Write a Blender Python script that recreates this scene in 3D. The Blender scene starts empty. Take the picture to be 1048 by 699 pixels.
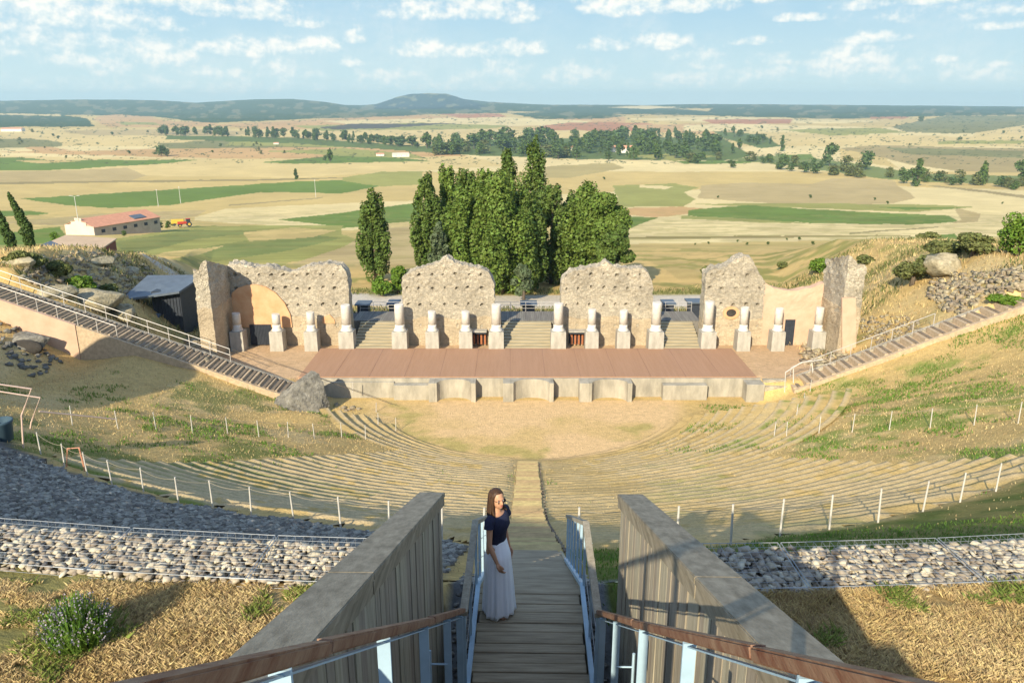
import bpy, bmesh, math, random
import numpy as np
from mathutils import Vector, Matrix, noise as mnoise
random.seed(7); RNG = np.random.default_rng(11)
R = math.radians
C = bpy.context.scene.collection
scene = bpy.context.scene

# ------------------------------------------------------------------ camera
CAMZ = 23.4; PITCH = R(16.96); FPX = 800.0
cd = bpy.data.cameras.new('camera'); cam = bpy.data.objects.new('camera', cd); C.objects.link(cam)
cam.location = (0, 0, CAMZ); cam.rotation_euler = (math.pi/2 - PITCH, 0, 0)
cd.sensor_width = 36; cd.lens = FPX/1048*36; cd.clip_start = .05; cd.clip_end = 60000
scene.camera = cam
# ------------------------------------------------------------------ light
SUN_EL = 27.8; SUN_AZ = 22.0          # the light travels towards +y and a little +x
world = bpy.data.worlds.new('World'); scene.world = world; world.use_nodes = True
sl = bpy.data.lights.new('sun', 'SUN'); sl.energy = 3.7; sl.angle = R(.53); sl.color = (1, .88, .66)
so = bpy.data.objects.new('sun', sl); C.objects.link(so)
sdir = Vector((math.sin(R(SUN_AZ))*math.cos(R(SUN_EL)), math.cos(R(SUN_AZ))*math.cos(R(SUN_EL)), -math.sin(R(SUN_EL))))
so.rotation_euler = sdir.to_track_quat('-Z', 'Y').to_euler(); so.location = (-60, -120, 90)
cy = scene.cycles; cy.max_bounces = 5; cy.diffuse_bounces = 2; cy.glossy_bounces = 2; cy.transmission_bounces = 3; cy.volume_bounces = 0; cy.transparent_max_bounces = 4; cy.caustics_reflective = False; cy.caustics_refractive = False
vs = scene.view_settings; vs.view_transform = 'Standard'; vs.look = 'None'; vs.gamma = 1; vs.exposure = 1.02
SKY_STRENGTH = .15

# pixel of the photograph (1048 wide) -> ray, and points on planes / ground
FW = np.array([0, math.cos(PITCH), -math.sin(PITCH)]); UP = np.array([0, math.sin(PITCH), math.cos(PITCH)])
def ray(px, py): return FW + np.array([1, 0, 0])*(px-524)/FPX + UP*(349.5-py)/FPX
def W(px, py, Y):
    d = ray(px, py); t = Y/d[1]; return Vector((d[0]*t, Y, CAMZ + d[2]*t))
def to_px(x, y, z):
    dz = z - CAMZ; dep = y*FW[1] + dz*FW[2]; dep = np.where(dep > .05, dep, .05)
    return 524 + FPX*x/dep, 349.5 - FPX*(y*UP[1] + dz*UP[2])/dep

# ------------------------------------------------------------------ numpy noise
def _h(ix, iy, s):
    n = (ix*374761393 + iy*668265263 + s*974634777) & 0xffffffff
    n = ((n ^ (n >> 13))*1274126177) & 0xffffffff
    return ((n ^ (n >> 16)) & 0xffff)/65535.0
def vn(x, y, s=0):
    x = np.asarray(x, float); y = np.asarray(y, float)
    ix = np.floor(x).astype(np.int64); iy = np.floor(y).astype(np.int64); fx = x-ix; fy = y-iy
    fx = fx*fx*(3-2*fx); fy = fy*fy*(3-2*fy)
    return (_h(ix, iy, s)*(1-fx)+_h(ix+1, iy, s)*fx)*(1-fy)+(_h(ix, iy+1, s)*(1-fx)+_h(ix+1, iy+1, s)*fx)*fy
def fbm(x, y, sc, s=0, o=4):
    t = 0; a = .5; f = 1/sc; x = np.asarray(x, float); y = np.asarray(y, float)
    for i in range(o): t = t + a*vn(x*f + i*17.3, y*f - i*9.1, s+i); a *= .5; f *= 2.03
    return t/(1-.5**o)
def sstep(a, b, x):
    t = np.clip((np.asarray(x, float)-a)/(b-a), 0, 1); return t*t*(3-2*t)
def interp(x, pts): return np.interp(x, [p[0] for p in pts], [p[1] for p in pts])

# ------------------------------------------------------------------ terrain
CX, CY = 1.3, 61.0; SL = .43; RT = 52.8
def rake(r): return .355*(r-12) + .17*np.logaddexp(0, (r-34.)/1.2)*1.2     # lower seating flatter, upper seating steeper
def cone(x, y): return rake(np.hypot(x-CX, y-CY))
PROF = [(60, 1.6), (80, 1.2), (92, -.6), (100, -1.2), (130, -3.6), (160, -6.6), (270, -20), (500, -46), (900, -68), (1500, -77), (3000, -77), (6500, -52)]
def ridge(az):   # az in px of photograph at the horizon
    y = interp(az, [(-400, 102), (0, 103.5), (90, 102), (160, 103), (200, 105.5), (240, 103), (262, 102), (300, 101.5), (335, 105), (370, 110), (400, 111), (470, 108), (500, 106), (560, 107.5), (660, 108), (720, 106.8), (850, 107.6), (1048, 109.5), (1500, 109)])
    return y
def yz(ypx, D):  # world z seen at row ypx at forward distance D
    a = PITCH + np.arctan((ypx-349.5)/FPX); return CAMZ - D*np.tan(a)
def ground(x, y):
    x = np.asarray(x, float); y = np.asarray(y, float)
    # theatre side
    c = np.maximum(cone(x, y), 0)
    ang = np.degrees(np.arctan2(np.abs(x-CX), CY-y))
    st = np.where(x < 0, interp(x, [(-70, 20.), (-41.4, 9.7), (-38, 7.4), (-33, 4.6), (-29, 4.9), (-24, 3.6), (-17, .6), (-14, -.2)]), .42*(x-18.5)-.85)
    st = np.clip(st, 0, 19)
    t = np.where(x < 0, sstep(42, 80, ang), sstep(50, 85, ang))
    z = c*(1-t) + st*t
    z = z + 1.0*np.exp(-(((x+15)/3.2)**2 + ((y-52.8)/2.6)**2))
    z = z + 6.8*np.exp(-(((x+37.5)/5.2)**2 + ((y-34)/7.5)**2)**1.35)  # added mound, out of view, shaped to cast shade over the left bank
    bump = (fbm(x, y, 7, 3)-.5)*.5*sstep(33, 50, ang)*sstep(14, 20, np.hypot(x-CX, y-CY))
    z = z + bump
    rr = np.hypot(x-CX, y-CY)
    top = 18.35 + np.maximum(rr-RT-.9, 0)*.12
    top = np.where((np.abs(x) > 24) & (y > 20), 18.35+0*x, top); z = np.where((rr > 52.2) & (rr <= RT+.9), np.minimum(z, rake(np.minimum(rr, 52.4))), z)
    z = np.where(rr > RT+.7, np.maximum(np.minimum(z, 18.35), top)-.06, np.minimum(z, 18.35))
    # trench under the wooden stair, between the plank walls
    tr = (np.abs(x-.04-.0216*y) < 1.08) & (y < 9.0)
    z = np.where(tr, np.minimum(z, CAMZ-6.25 + np.clip(5.0-y, 0, 20)*.62), z)
    # behind the stage
    prof = interp(y, PROF)
    lh = np.minimum(np.clip(.75*(-29-(y-66)*.35-x), 0, 9.5), 9.5-.105*np.clip(y-66, 0, 60))*(1-sstep(92, 190, y))
    lh = lh + (fbm(x, y, 5, 8)-.5)*1.6*sstep(0, 3, lh)
    rmax = 8.6-np.clip(y-66, 0, 60)*.045
    rh = np.clip(.6*(x-27-(y-60)*.25), 0, rmax)*(1-sstep(112, 185, y))
    rh = rh + (fbm(x, y, 6, 5)-.5)*1.2*sstep(0, 3, rh)
    zb = prof + lh + rh
    inpar = sstep(59.6, 60.9, y)
    fr = np.where((x > -18) & (x < 20.5), (y > 61.35)*1.0, inpar)
    z = np.where(y < 58.8, z, z*(1-fr) + zb*fr)
    # far land
    D = y
    ux = np.where(y > 800, x/np.maximum(y, 1)*FPX/math.cos(PITCH)+524, 524)
    zr = yz(ridge(ux), 9500.) + (fbm(ux, y*.02, 22, 9)-.5)*12
    f = sstep(6300, 9500, D)
    und = (fbm(x, y, 420, 21)-.5)*14*sstep(900, 2200, D) + (fbm(x, y, 1500, 22)-.5)*26*sstep(2600, 5000, D)
    z = z + und*(1-f)
    zf = interp(D, [(6300, -52), (6500, -52)])*(1-f) + zr*f
    z = np.where(D > 6300, zf + und*(1-f), z)
    z = np.where(D > 9500, zr - (D-9500)*.004, z)
    bh = interp(ux, [(352, 0), (385, .25), (405, .78), (420, .97), (440, 1), (458, .9), (475, .45), (500, .12), (560, 0)])
    z = z + bh*165*np.exp(-((D-10600)/500.)**2)*(D > 8500)
    return z
def gz(x, y): return float(ground(np.array([x]), np.array([y]))[0])
def G(px, py, tmin=5, tmax=12000):
    d = ray(px, py); ts = np.geomspace(tmin, tmax, 420)
    for it in range(3):
        k = np.argmax(CAMZ + d[2]*ts <= ground(d[0]*ts, d[1]*ts)); a, b = ts[max(k-1, 0)], ts[k]; ts = np.linspace(a, b, 24)
    return Vector((d[0]*b, d[1]*b, gz(d[0]*b, d[1]*b)))

# ------------------------------------------------------------------ materials
def nodes(m): m.use_nodes = True; return m.node_tree.nodes, m.node_tree.links
def mat(name, col, rough=.85, var=.25, scale=6, bump=.3, bscale=None, col2=None, stretch=None, metal=0, detail=5, island=0, spec=.3, translucent=0, coords='Object', bdist=.02):
    m = bpy.data.materials.new(name); N, L = nodes(m); P = N['Principled BSDF']
    P.inputs['Roughness'].default_value = rough; P.inputs['Metallic'].default_value = metal
    P.inputs['Specular IOR Level'].default_value = spec
    tc = N.new('ShaderNodeTexCoord'); src = tc.outputs[coords]
    if stretch:
        mp = N.new('ShaderNodeMapping'); mp.inputs['Scale'].default_value = stretch; L.new(src, mp.inputs[0]); src = mp.outputs[0]
    nz = N.new('ShaderNodeTexNoise'); nz.inputs['Scale'].default_value = scale; nz.inputs['Detail'].default_value = detail; nz.inputs['Roughness'].default_value = .65
    L.new(src, nz.inputs['Vector'])
    rp = N.new('ShaderNodeValToRGB'); c2 = col2 or tuple(min(1, c*(1+var)) for c in col)
    c1 = tuple(c*(1-var) for c in col) if not col2 else col
    rp.color_ramp.elements[0].position = .33; rp.color_ramp.elements[1].position = .67
    rp.color_ramp.elements[0].color = (*c1, 1); rp.color_ramp.elements[1].color = (*c2, 1)
    L.new(nz.outputs['Fac'], rp.inputs[0]); out = rp.outputs[0]
    if island:
        ge = N.new('ShaderNodeNewGeometry'); hs = N.new('ShaderNodeHueSaturation'); mr = N.new('ShaderNodeMapRange')
        mr.inputs['To Min'].default_value = 1-island; mr.inputs['To Max'].default_value = 1+island
        L.new(ge.outputs['Random Per Island'], mr.inputs['Value']); L.new(mr.outputs[0], hs.inputs['Value'])
        mr2 = N.new('ShaderNodeMath'); mr2.operation = 'MULTIPLY_ADD'; mr2.inputs[1].default_value = .03; mr2.inputs[2].default_value = .485
        L.new(ge.outputs['Random Per Island'], mr2.inputs[0]); L.new(mr2.outputs[0], hs.inputs['Hue'])
        L.new(out, hs.inputs['Color']); out = hs.outputs[0]
    L.new(out, P.inputs['Base Color'])
    if bump:
        n2 = N.new('ShaderNodeTexNoise'); n2.inputs['Scale'].default_value = bscale or scale*4; n2.inputs['Detail'].default_value = 6
        L.new(src, n2.inputs['Vector']); bp = N.new('ShaderNodeBump'); bp.inputs['Strength'].default_value = bump; bp.inputs['Distance'].default_value = bdist
        L.new(n2.outputs['Fac'], bp.inputs['Height']); L.new(bp.outputs[0], P.inputs['Normal'])
    if translucent:
        tr = N.new('ShaderNodeBsdfTranslucent'); mx = N.new('ShaderNodeMixShader'); mx.inputs[0].default_value = translucent
        L.new(out, tr.inputs[0]); L.new(P.outputs[0], mx.inputs[1]); L.new(tr.outputs[0], mx.inputs[2]); L.new(mx.outputs[0], N['Material Output'].inputs[0])
    return m
def stone_mat(name, ca, cb, joint, scale=3.2, bump=.8, jw=.06, rand=1, squash=(1, 1, 1.5), bdist=.05):
    m = bpy.data.materials.new(name); N, L = nodes(m); P = N['Principled BSDF']; P.inputs['Roughness'].default_value = .95; P.inputs['Specular IOR Level'].default_value = .15
    tc = N.new('ShaderNodeTexCoord'); mp = N.new('ShaderNodeMapping'); mp.inputs['Scale'].default_value = squash; L.new(tc.outputs['Object'], mp.inputs[0])
    nz = N.new('ShaderNodeTexNoise'); nz.inputs['Scale'].default_value = scale*1.3; nz.inputs['Detail'].default_value = 3; L.new(mp.outputs[0], nz.inputs['Vector'])
    vm = N.new('ShaderNodeVectorMath'); vm.operation = 'SCALE'; vm.inputs['Scale'].default_value = .25; L.new(nz.outputs['Color'], vm.inputs[0])
    va = N.new('ShaderNodeVectorMath'); L.new(mp.outputs[0], va.inputs[0]); L.new(vm.outputs[0], va.inputs[1])
    v1 = N.new('ShaderNodeTexVoronoi'); v1.inputs['Scale'].default_value = scale; v1.inputs['Randomness'].default_value = rand; L.new(va.outputs[0], v1.inputs['Vector'])
    v2 = N.new('ShaderNodeTexVoronoi'); v2.feature = 'DISTANCE_TO_EDGE'; v2.inputs['Scale'].default_value = scale; v2.inputs['Randomness'].default_value = rand; L.new(va.outputs[0], v2.inputs['Vector'])
    sp = N.new('ShaderNodeSeparateColor'); L.new(v1.outputs['Color'], sp.inputs[0])
    m1 = N.new('ShaderNodeMix'); m1.data_type = 'RGBA'; m1.inputs[6].default_value = (*ca, 1); m1.inputs[7].default_value = (*cb, 1); L.new(sp.outputs[0], m1.inputs[0])
    big = N.new('ShaderNodeTexNoise'); big.inputs['Scale'].default_value = .5; big.inputs['Detail'].default_value = 6; L.new(tc.outputs['Object'], big.inputs['Vector'])
    mr = N.new('ShaderNodeMapRange'); mr.inputs[1].default_value = .3; mr.inputs[2].default_value = .7; mr.inputs[3].default_value = .78; mr.inputs[4].default_value = 1.18; L.new(big.outputs['Fac'], mr.inputs[0])
    hs = N.new('ShaderNodeHueSaturation'); L.new(mr.outputs[0], hs.inputs['Value']); L.new(m1.outputs[2], hs.inputs['Color'])
    jr = N.new('ShaderNodeMapRange'); jr.inputs[1].default_value = 0; jr.inputs[2].default_value = jw; L.new(v2.outputs['Distance'], jr.inputs[0])
    m2 = N.new('ShaderNodeMix'); m2.data_type = 'RGBA'; m2.inputs[6].default_value = (*joint, 1); L.new(jr.outputs[0], m2.inputs[0]); L.new(hs.outputs[0], m2.inputs[7])
    L.new(m2.outputs[2], P.inputs['Base Color'])
    n3 = N.new('ShaderNodeTexNoise'); n3.inputs['Scale'].default_value = scale*6; n3.inputs['Detail'].default_value = 5; L.new(tc.outputs['Object'], n3.inputs['Vector'])
    ad = N.new('ShaderNodeMath'); ad.operation = 'MULTIPLY_ADD'; ad.inputs[1].default_value = .5; L.new(n3.outputs['Fac'], ad.inputs[0]); L.new(jr.outputs[0], ad.inputs[2])
    bp = N.new('ShaderNodeBump'); bp.inputs['Strength'].default_value = bump; bp.inputs['Distance'].default_value = bdist; L.new(ad.outputs[0], bp.inputs['Height']); L.new(bp.outputs[0], P.inputs['Normal'])
    return m
def ground_mat(name, fine, mid, amp, bump, bdist, rows=0):
    m = bpy.data.materials.new(name); N, L = nodes(m); P = N['Principled BSDF']; P.inputs['Roughness'].default_value = 1; P.inputs['Specular IOR Level'].default_value = .05
    at = N.new('ShaderNodeAttribute'); at.attribute_name = 'Col'; tc = N.new('ShaderNodeTexCoord')
    a = N.new('ShaderNodeTexNoise'); a.inputs['Scale'].default_value = fine; a.inputs['Detail'].default_value = 8; a.inputs['Roughness'].default_value = .75; L.new(tc.outputs['Object'], a.inputs['Vector'])
    b = N.new('ShaderNodeTexNoise'); b.inputs['Scale'].default_value = mid; b.inputs['Detail'].default_value = 6; b.inputs['Roughness'].default_value = .7; L.new(tc.outputs['Object'], b.inputs['Vector'])
    ad = N.new('ShaderNodeMath'); ad.operation = 'ADD'; L.new(a.outputs['Fac'], ad.inputs[0]); L.new(b.outputs['Fac'], ad.inputs[1])
    mr = N.new('ShaderNodeMapRange'); mr.inputs[1].default_value = .65; mr.inputs[2].default_value = 1.35; mr.inputs[3].default_value = 1-amp; mr.inputs[4].default_value = 1+amp; L.new(ad.outputs[0], mr.inputs[0])
    hs = N.new('ShaderNodeHueSaturation'); L.new(mr.outputs[0], hs.inputs['Value'])
    if rows:
        mp = N.new('ShaderNodeMapping'); mp.inputs['Rotation'].default_value = (0, 0, 1.25); L.new(tc.outputs['Object'], mp.inputs[0])
        wv = N.new('ShaderNodeTexWave'); wv.inputs['Scale'].default_value = .05; wv.inputs['Distortion'].default_value = 3.5; wv.inputs['Detail'].default_value = 2; wv.inputs['Detail Scale'].default_value = .06; L.new(mp.outputs[0], wv.inputs['Vector'])
        a2 = N.new('ShaderNodeMath'); a2.operation = 'MULTIPLY_ADD'; a2.inputs[1].default_value = rows*2; a2.inputs[2].default_value = -rows; L.new(wv.outputs['Fac'], a2.inputs[0])
        a3 = N.new('ShaderNodeMath'); L.new(a2.outputs[0], a3.inputs[0]); L.new(mr.outputs[0], a3.inputs[1]); L.new(a3.outputs[0], hs.inputs['Value'])
    L.new(at.outputs['Color'], hs.inputs['Color'])
    L.new(hs.outputs[0], P.inputs['Base Color'])
    if bump:
        bp = N.new('ShaderNodeBump'); bp.inputs['Strength'].default_value = bump; bp.inputs['Distance'].default_value = bdist; L.new(ad.outputs[0], bp.inputs['Height']); L.new(bp.outputs[0], P.inputs['Normal'])
    return m

# ------------------------------------------------------------------ mesh helpers
def mesh(name, V, F, m=None, parent=None, smooth=False, mats=None, midx=None, col=None):
    me = bpy.data.meshes.new(name)
    if isinstance(F, np.ndarray):
        V = np.asarray(V, np.float32); k = F.shape[1]; me.vertices.add(len(V)); me.vertices.foreach_set('co', V.ravel()); me.loops.add(F.size); me.loops.foreach_set('vertex_index', F.astype(np.int32).ravel())
        me.polygons.add(len(F)); me.polygons.foreach_set('loop_start', np.arange(0, F.size, k, dtype=np.int32)); me.update(calc_edges=True)
    else: me.from_pydata([tuple(v) for v in V], [], F); me.update()
    if mats:
        for q in mats: me.materials.append(q)
        if midx is not None: me.polygons.foreach_set('material_index', midx)
    elif m: me.materials.append(m)
    if smooth: me.polygons.foreach_set('use_smooth', [True]*len(me.polygons))
    if col is not None:
        ca = me.color_attributes.new('Col', 'FLOAT_COLOR', 'POINT'); c4 = np.ones((len(V), 4), np.float32); c4[:, :3] = col; ca.data.foreach_set('color', c4.ravel())
    o = bpy.data.objects.new(name, me); C.objects.link(o)
    if parent is not None: o.parent = parent
    return o
def tag(o, label, cat, group=None, kind=None):
    if label: o['label'] = label
    if cat: o['category'] = cat
    if group: o['group'] = group
    if kind: o['kind'] = kind
    return o
def struct(o): o['kind'] = 'structure'; return o
def empty(name, loc, label, cat, group=None, rz=0):
    o = bpy.data.objects.new(name, None); C.objects.link(o); o.location = loc; o.rotation_euler[2] = rz; o.empty_display_size = .2
    return tag(o, label, cat, group)
class MB:
    """collects shapes, local coordinates"""
    def __init__(s): s.V = []; s.F = []; s.I = []
    def add(s, V, F, i=0):
        n = len(s.V); s.V += [tuple(v) for v in V]; s.F += [tuple(k+n for k in f) for f in F]; s.I += [i]*len(F); return s
    def box(s, x0, x1, y0, y1, z0, z1, i=0, bev=0, M=None):
        if bev:
            bm = bmesh.new(); bmesh.ops.create_cube(bm, size=1)
            for v in bm.verts: v.co = Vector(((x0+x1)/2+v.co.x*(x1-x0), (y0+y1)/2+v.co.y*(y1-y0), (z0+z1)/2+v.co.z*(z1-z0)))
            bmesh.ops.bevel(bm, geom=bm.edges[:], offset=bev, segments=1, affect='EDGES'); bm.verts.index_update()
            V = [v.co.copy() for v in bm.verts]; F = [tuple(v.index for v in f.verts) for f in bm.faces]; bm.free()
        else:
            V = [Vector(p) for p in [(x0,y0,z0),(x1,y0,z0),(x1,y1,z0),(x0,y1,z0),(x0,y0,z1),(x1,y0,z1),(x1,y1,z1),(x0,y1,z1)]]
            F = [(0,3,2,1),(4,5,6,7),(0,1,5,4),(1,2,6,5),(2,3,7,6),(3,0,4,7)]
        if M is not None: V = [M @ v for v in V]
        return s.add(V, F, i)
    def prism(s, pts, z0, z1, i=0):
        n = len(pts); V = [(p[0], p[1], z0) for p in pts]+[(p[0], p[1], z1) for p in pts]
        return s.add(V, [tuple(range(n))[::-1], tuple(range(n, 2*n))]+[(k, (k+1)%n, (k+1)%n+n, k+n) for k in range(n)], i)
    def bar(s, a, b, w, h, i=0, up=Vector((0, 0, 1))):
        a = Vector(a); b = Vector(b); d = (b-a).normalized()
        if abs(d.dot(up)) > .98: up = Vector((0, 1, 0))
        sx = d.cross(up).normalized(); uz = sx.cross(d).normalized()
        V = [p + sx*w/2*q + uz*h/2*r for p in (a, b) for (q, r) in ((-1,-1),(1,-1),(1,1),(-1,1))]
        return s.add(V, [(0,1,2,3),(7,6,5,4),(0,4,5,1),(1,5,6,2),(2,6,7,3),(3,7,4,0)], i)
    def tube(s, pts, rad, n=8, i=0, cap=True):
        pts = [Vector(p) for p in pts]; rs = rad if isinstance(rad, (list, tuple)) else [rad]*len(pts); V = []; F = []
        for k, p in enumerate(pts):
            d = (pts[min(k+1, len(pts)-1)]-pts[max(k-1, 0)]).normalized(); u = d.orthogonal() if abs(d.z) > .9 else d.cross(Vector((0, 0, 1)))
            u.normalize(); v = d.cross(u)
            for j in range(n): a = 2*math.pi*j/n; V.append(p + (u*math.cos(a)+v*math.sin(a))*rs[k])
        for k in range(len(pts)-1):
            for j in range(n): F.append((k*n+j, k*n+(j+1)%n, (k+1)*n+(j+1)%n, (k+1)*n+j))
        if cap: F += [tuple(range(n))[::-1], tuple(range((len(pts)-1)*n, len(pts)*n))]
        return s.add(V, F, i)
    def lathe(s, prof, n=20, c=(0, 0, 0), i=0):
        V = []; F = []
        for (r, z) in prof:
            for j in range(n): a = 2*math.pi*j/n; V.append((c[0]+r*math.cos(a), c[1]+r*math.sin(a), c[2]+z))
        for k in range(len(prof)-1):
            for j in range(n): F.append((k*n+j, k*n+(j+1)%n, (k+1)*n+(j+1)%n, (k+1)*n+j))
        F += [tuple(range(n))[::-1], tuple(range((len(prof)-1)*n, len(prof)*n))]
        return s.add(V, F, i)
    def ell(s, c, r, M=None, nu=14, nv=9, i=0):
        V = []; F = []
        for a in range(nv+1):
            th = math.pi*a/nv
            for b in range(nu): ph = 2*math.pi*b/nu; V.append(Vector((r[0]*math.sin(th)*math.cos(ph), r[1]*math.sin(th)*math.sin(ph), r[2]*math.cos(th))))
        if M is not None: V = [M @ v for v in V]
        V = [v+Vector(c) for v in V]
        for a in range(nv):
            for b in range(nu): F.append((a*nu+b, (a+1)*nu+b, (a+1)*nu+(b+1)%nu, a*nu+(b+1)%nu))
        return s.add(V, F, i)
    def build(s, name, m, parent=None, smooth=False):
        ms = m if isinstance(m, list) else None
        return mesh(name, s.V, s.F, None if ms else m, parent, smooth, ms, s.I if ms else None)
def icos(sub):
    bm = bmesh.new(); bmesh.ops.create_icosphere(bm, subdivisions=sub, radius=1); V = np.array([v.co[:] for v in bm.verts]); F = np.array([[v.index for v in f.verts] for f in bm.faces]); bm.free(); return V, F
def hull_rock(seed, n=11):
    r = np.random.default_rng(seed); P = r.uniform(-1, 1, (n, 3)); P /= np.maximum(np.abs(P).max(1), .72)[:, None]*np.linalg.norm(P, axis=1)[:, None]**.35
    bm = bmesh.new(); [bm.verts.new(p) for p in P]; bmesh.ops.convex_hull(bm, input=bm.verts[:]); bmesh.ops.delete(bm, geom=[v for v in bm.verts if not v.link_faces], context='VERTS'); bmesh.ops.triangulate(bm, faces=bm.faces[:]); bm.verts.index_update()
    V = np.array([v.co[:] for v in bm.verts]); F = np.array([[v.index for v in f.verts] for f in bm.faces]); bm.free(); return V*.92, F
HULLS = [hull_rock(900+k, 9+k % 5) for k in range(24)]
ICO1, ICO2, ICO3, ICO4 = icos(1), icos(2), icos(3), icos(4)
def rock_np(ico, size, seed, rough=.35, flat=0, planes=9, lo=.55, hi=.85):
    V = ico[0].copy(); rs = np.random.default_rng(seed)
    for _ in range(planes):    # facets: cut with planes
        n = rs.normal(size=3); n /= np.linalg.norm(n); d = rs.uniform(lo, hi); k = V @ n; V -= np.outer(np.maximum(k-d, 0), n)
    if rough: V *= (1+rough*(np.array([mnoise.noise(Vector(v)*2.3+Vector((seed*1.7, 0, 0))) for v in V])))[:, None]
    return V*np.array(size), ico[1]
def rocks(name, items, m, parent=None, ico=ICO1, rough=0, smooth=False):
    """items: (pos, size3, rotz, seed)"""
    protos = HULLS
    Vs = []; Fs = []; n = 0
    for (p, sz, rz, sd) in items:
        V, F = protos[sd % 24]; c, s_ = math.cos(rz), math.sin(rz); V = V*np.array(sz); V = V @ np.array([[c, s_, 0], [-s_, c, 0], [0, 0, 1]]) + np.array(p)
        Vs.append(V); Fs.append(F+n); n += len(V)
    return mesh(name, np.concatenate(Vs), np.concatenate(Fs), m, parent, smooth)
def copy_tree(o, parent=None):
    c = o.copy(); C.objects.link(c)
    if parent is not None: c.parent = parent
    for ch in list(o.children): copy_tree(ch, c)
    return c

# ------------------------------------------------------------------ sky with clouds (world)
def build_world():
    N, L = world.node_tree.nodes, world.node_tree.links; bg = N['Background']
    sky = N.new('ShaderNodeTexSky'); sky.sky_type = 'NISHITA'; sky.sun_disc = False; sky.sun_elevation = R(SUN_EL); sky.sun_rotation = R(180+SUN_AZ)
    sky.altitude = 1000; sky.air_density = 1.0; sky.dust_density = .6; sky.ozone_density = 1.4
    tc = N.new('ShaderNodeTexCoord'); sx = N.new('ShaderNodeSeparateXYZ'); L.new(tc.outputs['Generated'], sx.inputs[0])
    def M(op, a, b=None, c=None, clamp=False):
        n = N.new('ShaderNodeMath'); n.operation = op; n.use_clamp = clamp
        for k, v in enumerate((a, b, c)):
            if v is None: continue
            if isinstance(v, (int, float)): n.inputs[k].default_value = v
            else: L.new(v, n.inputs[k])
        return n.outputs[0]
    az = M('ARCTAN2', sx.outputs[0], sx.outputs[1]); el = M('ARCSINE', sx.outputs[2])
    # clouds as (azimuth px, row px, half width, half height, strength) of banks seen in the sky
    CL = [(40,22,55,22,1),(95,28,60,20,.8),(175,10,110,11,.9),(235,14,55,13,1),(275,16,34,16,1.1),(320,28,18,6,.8),(150,34,40,9,.5),(15,38,30,12,.7),(165,62,36,18,1.1),(100,70,42,14,.75),(215,80,40,8,.5),(60,55,60,14,.35),
          (250,55,42,11,.95),(300,52,36,10,.9),(330,50,26,9,1),(290,78,30,11,.7),(435,14,45,12,1),(490,12,58,15,1.1),(535,20,20,8,.8),(435,54,32,11,1.05),(475,55,28,9,1),(530,52,34,10,1),(515,76,30,13,.8),(590,80,36,14,.85),(395,80,30,8,.5),
          (640,8,56,16,1.15),(710,8,52,12,1),(755,4,28,7,.9),(620,48,24,9,.95),(672,46,34,10,1.05),(700,60,18,6,.7),(725,66,22,12,.7),(815,24,28,5,.9),(870,14,30,7,.7),(935,12,30,7,1),(770,46,22,5,.7),(880,46,34,7,.95),(868,72,48,19,1.1),(800,76,40,12,.4),
          (1015,38,24,5,.8),(965,67,16,4,.8),(1018,72,14,4,.7),(990,83,34,6,.4),(690,86,60,8,.4),(365,42,14,7,.7),(360,66,12,6,.7),(950,80,90,10,.3),(480,88,90,8,.35),(180,92,140,9,.35),(1000,25,60,8,.25)]
    cover = None; lit = None
    def VM(op, a, b=None, c=None, out=0):
        n = N.new('ShaderNodeVectorMath'); n.operation = op
        for k, v in enumerate((a, b, c)):
            if v is None: continue
            if isinstance(v, tuple): n.inputs[k].default_value = v
            else: L.new(v, n.inputs[k])
        return n.outputs['Value'] if out else n.outputs[0]
    cv = N.new('ShaderNodeCombineXYZ'); L.new(az, cv.inputs[0]); L.new(el, cv.inputs[1])
    for (cx, cy_, hw, hh, st) in CL:
        a0 = math.atan((cx-524)/FPX*.95); e0 = -PITCH-math.atan((cy_-349.5)/FPX)
        wa = hw/FPX*.95*1.0; we = hh/FPX*.93*1.12
        v = VM('MULTIPLY_ADD', cv.outputs[0], (1/wa, 1/we, 0.), (-a0/wa, -e0/we, 0.))
        v2 = VM('MAXIMUM', v, VM('MULTIPLY', v, (1., -2.1, 0.)))
        k = M('MULTIPLY_ADD', VM('DOT_PRODUCT', v2, v2, out=1), -st, st)
        lt = M('MAXIMUM', k, 0.); de = VM('DOT_PRODUCT', v, (0., 1., 0.), out=1)
        cover = k if cover is None else M('MAXIMUM', cover, k)
        lit = M('MULTIPLY', lt, de) if lit is None else M('MULTIPLY_ADD', lt, de, lit)
    cover = M('MAXIMUM', cover, -1.)
    cb = N.new('ShaderNodeCombineXYZ'); L.new(az, cb.inputs[0]); L.new(M('MULTIPLY', el, 1.15), cb.inputs[1])
    def noise(scale, det, off=0):
        n = N.new('ShaderNodeTexNoise'); n.inputs['Scale'].default_value = scale; n.inputs['Detail'].default_value = det; n.inputs['Roughness'].default_value = .6
        if off:
            v = N.new('ShaderNodeVectorMath'); v.inputs[1].default_value = (-off*.6, off, 0); L.new(cb.outputs[0], v.inputs[0]); L.new(v.outputs[0], n.inputs['Vector'])
        else: L.new(cb.outputs[0], n.inputs['Vector'])
        return n.outputs['Fac']
    # other fair-weather clouds, away from the photographed banks
    ab = M('ABSOLUTE', az); far = N.new('ShaderNodeMapRange'); far.inputs[1].default_value = .62; far.inputs[2].default_value = .8; L.new(M('MAXIMUM', ab, M('MULTIPLY', el, 4.2)), far.inputs[0])
    cover = M('MAXIMUM', cover, M('MULTIPLY_ADD', far.outputs[0], 1.0, M('MULTIPLY_ADD', noise(5, 2), 7., -5.2)))
    n1 = noise(46, 9); n2 = noise(46, 9, .005); nb = noise(7, 4)
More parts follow.
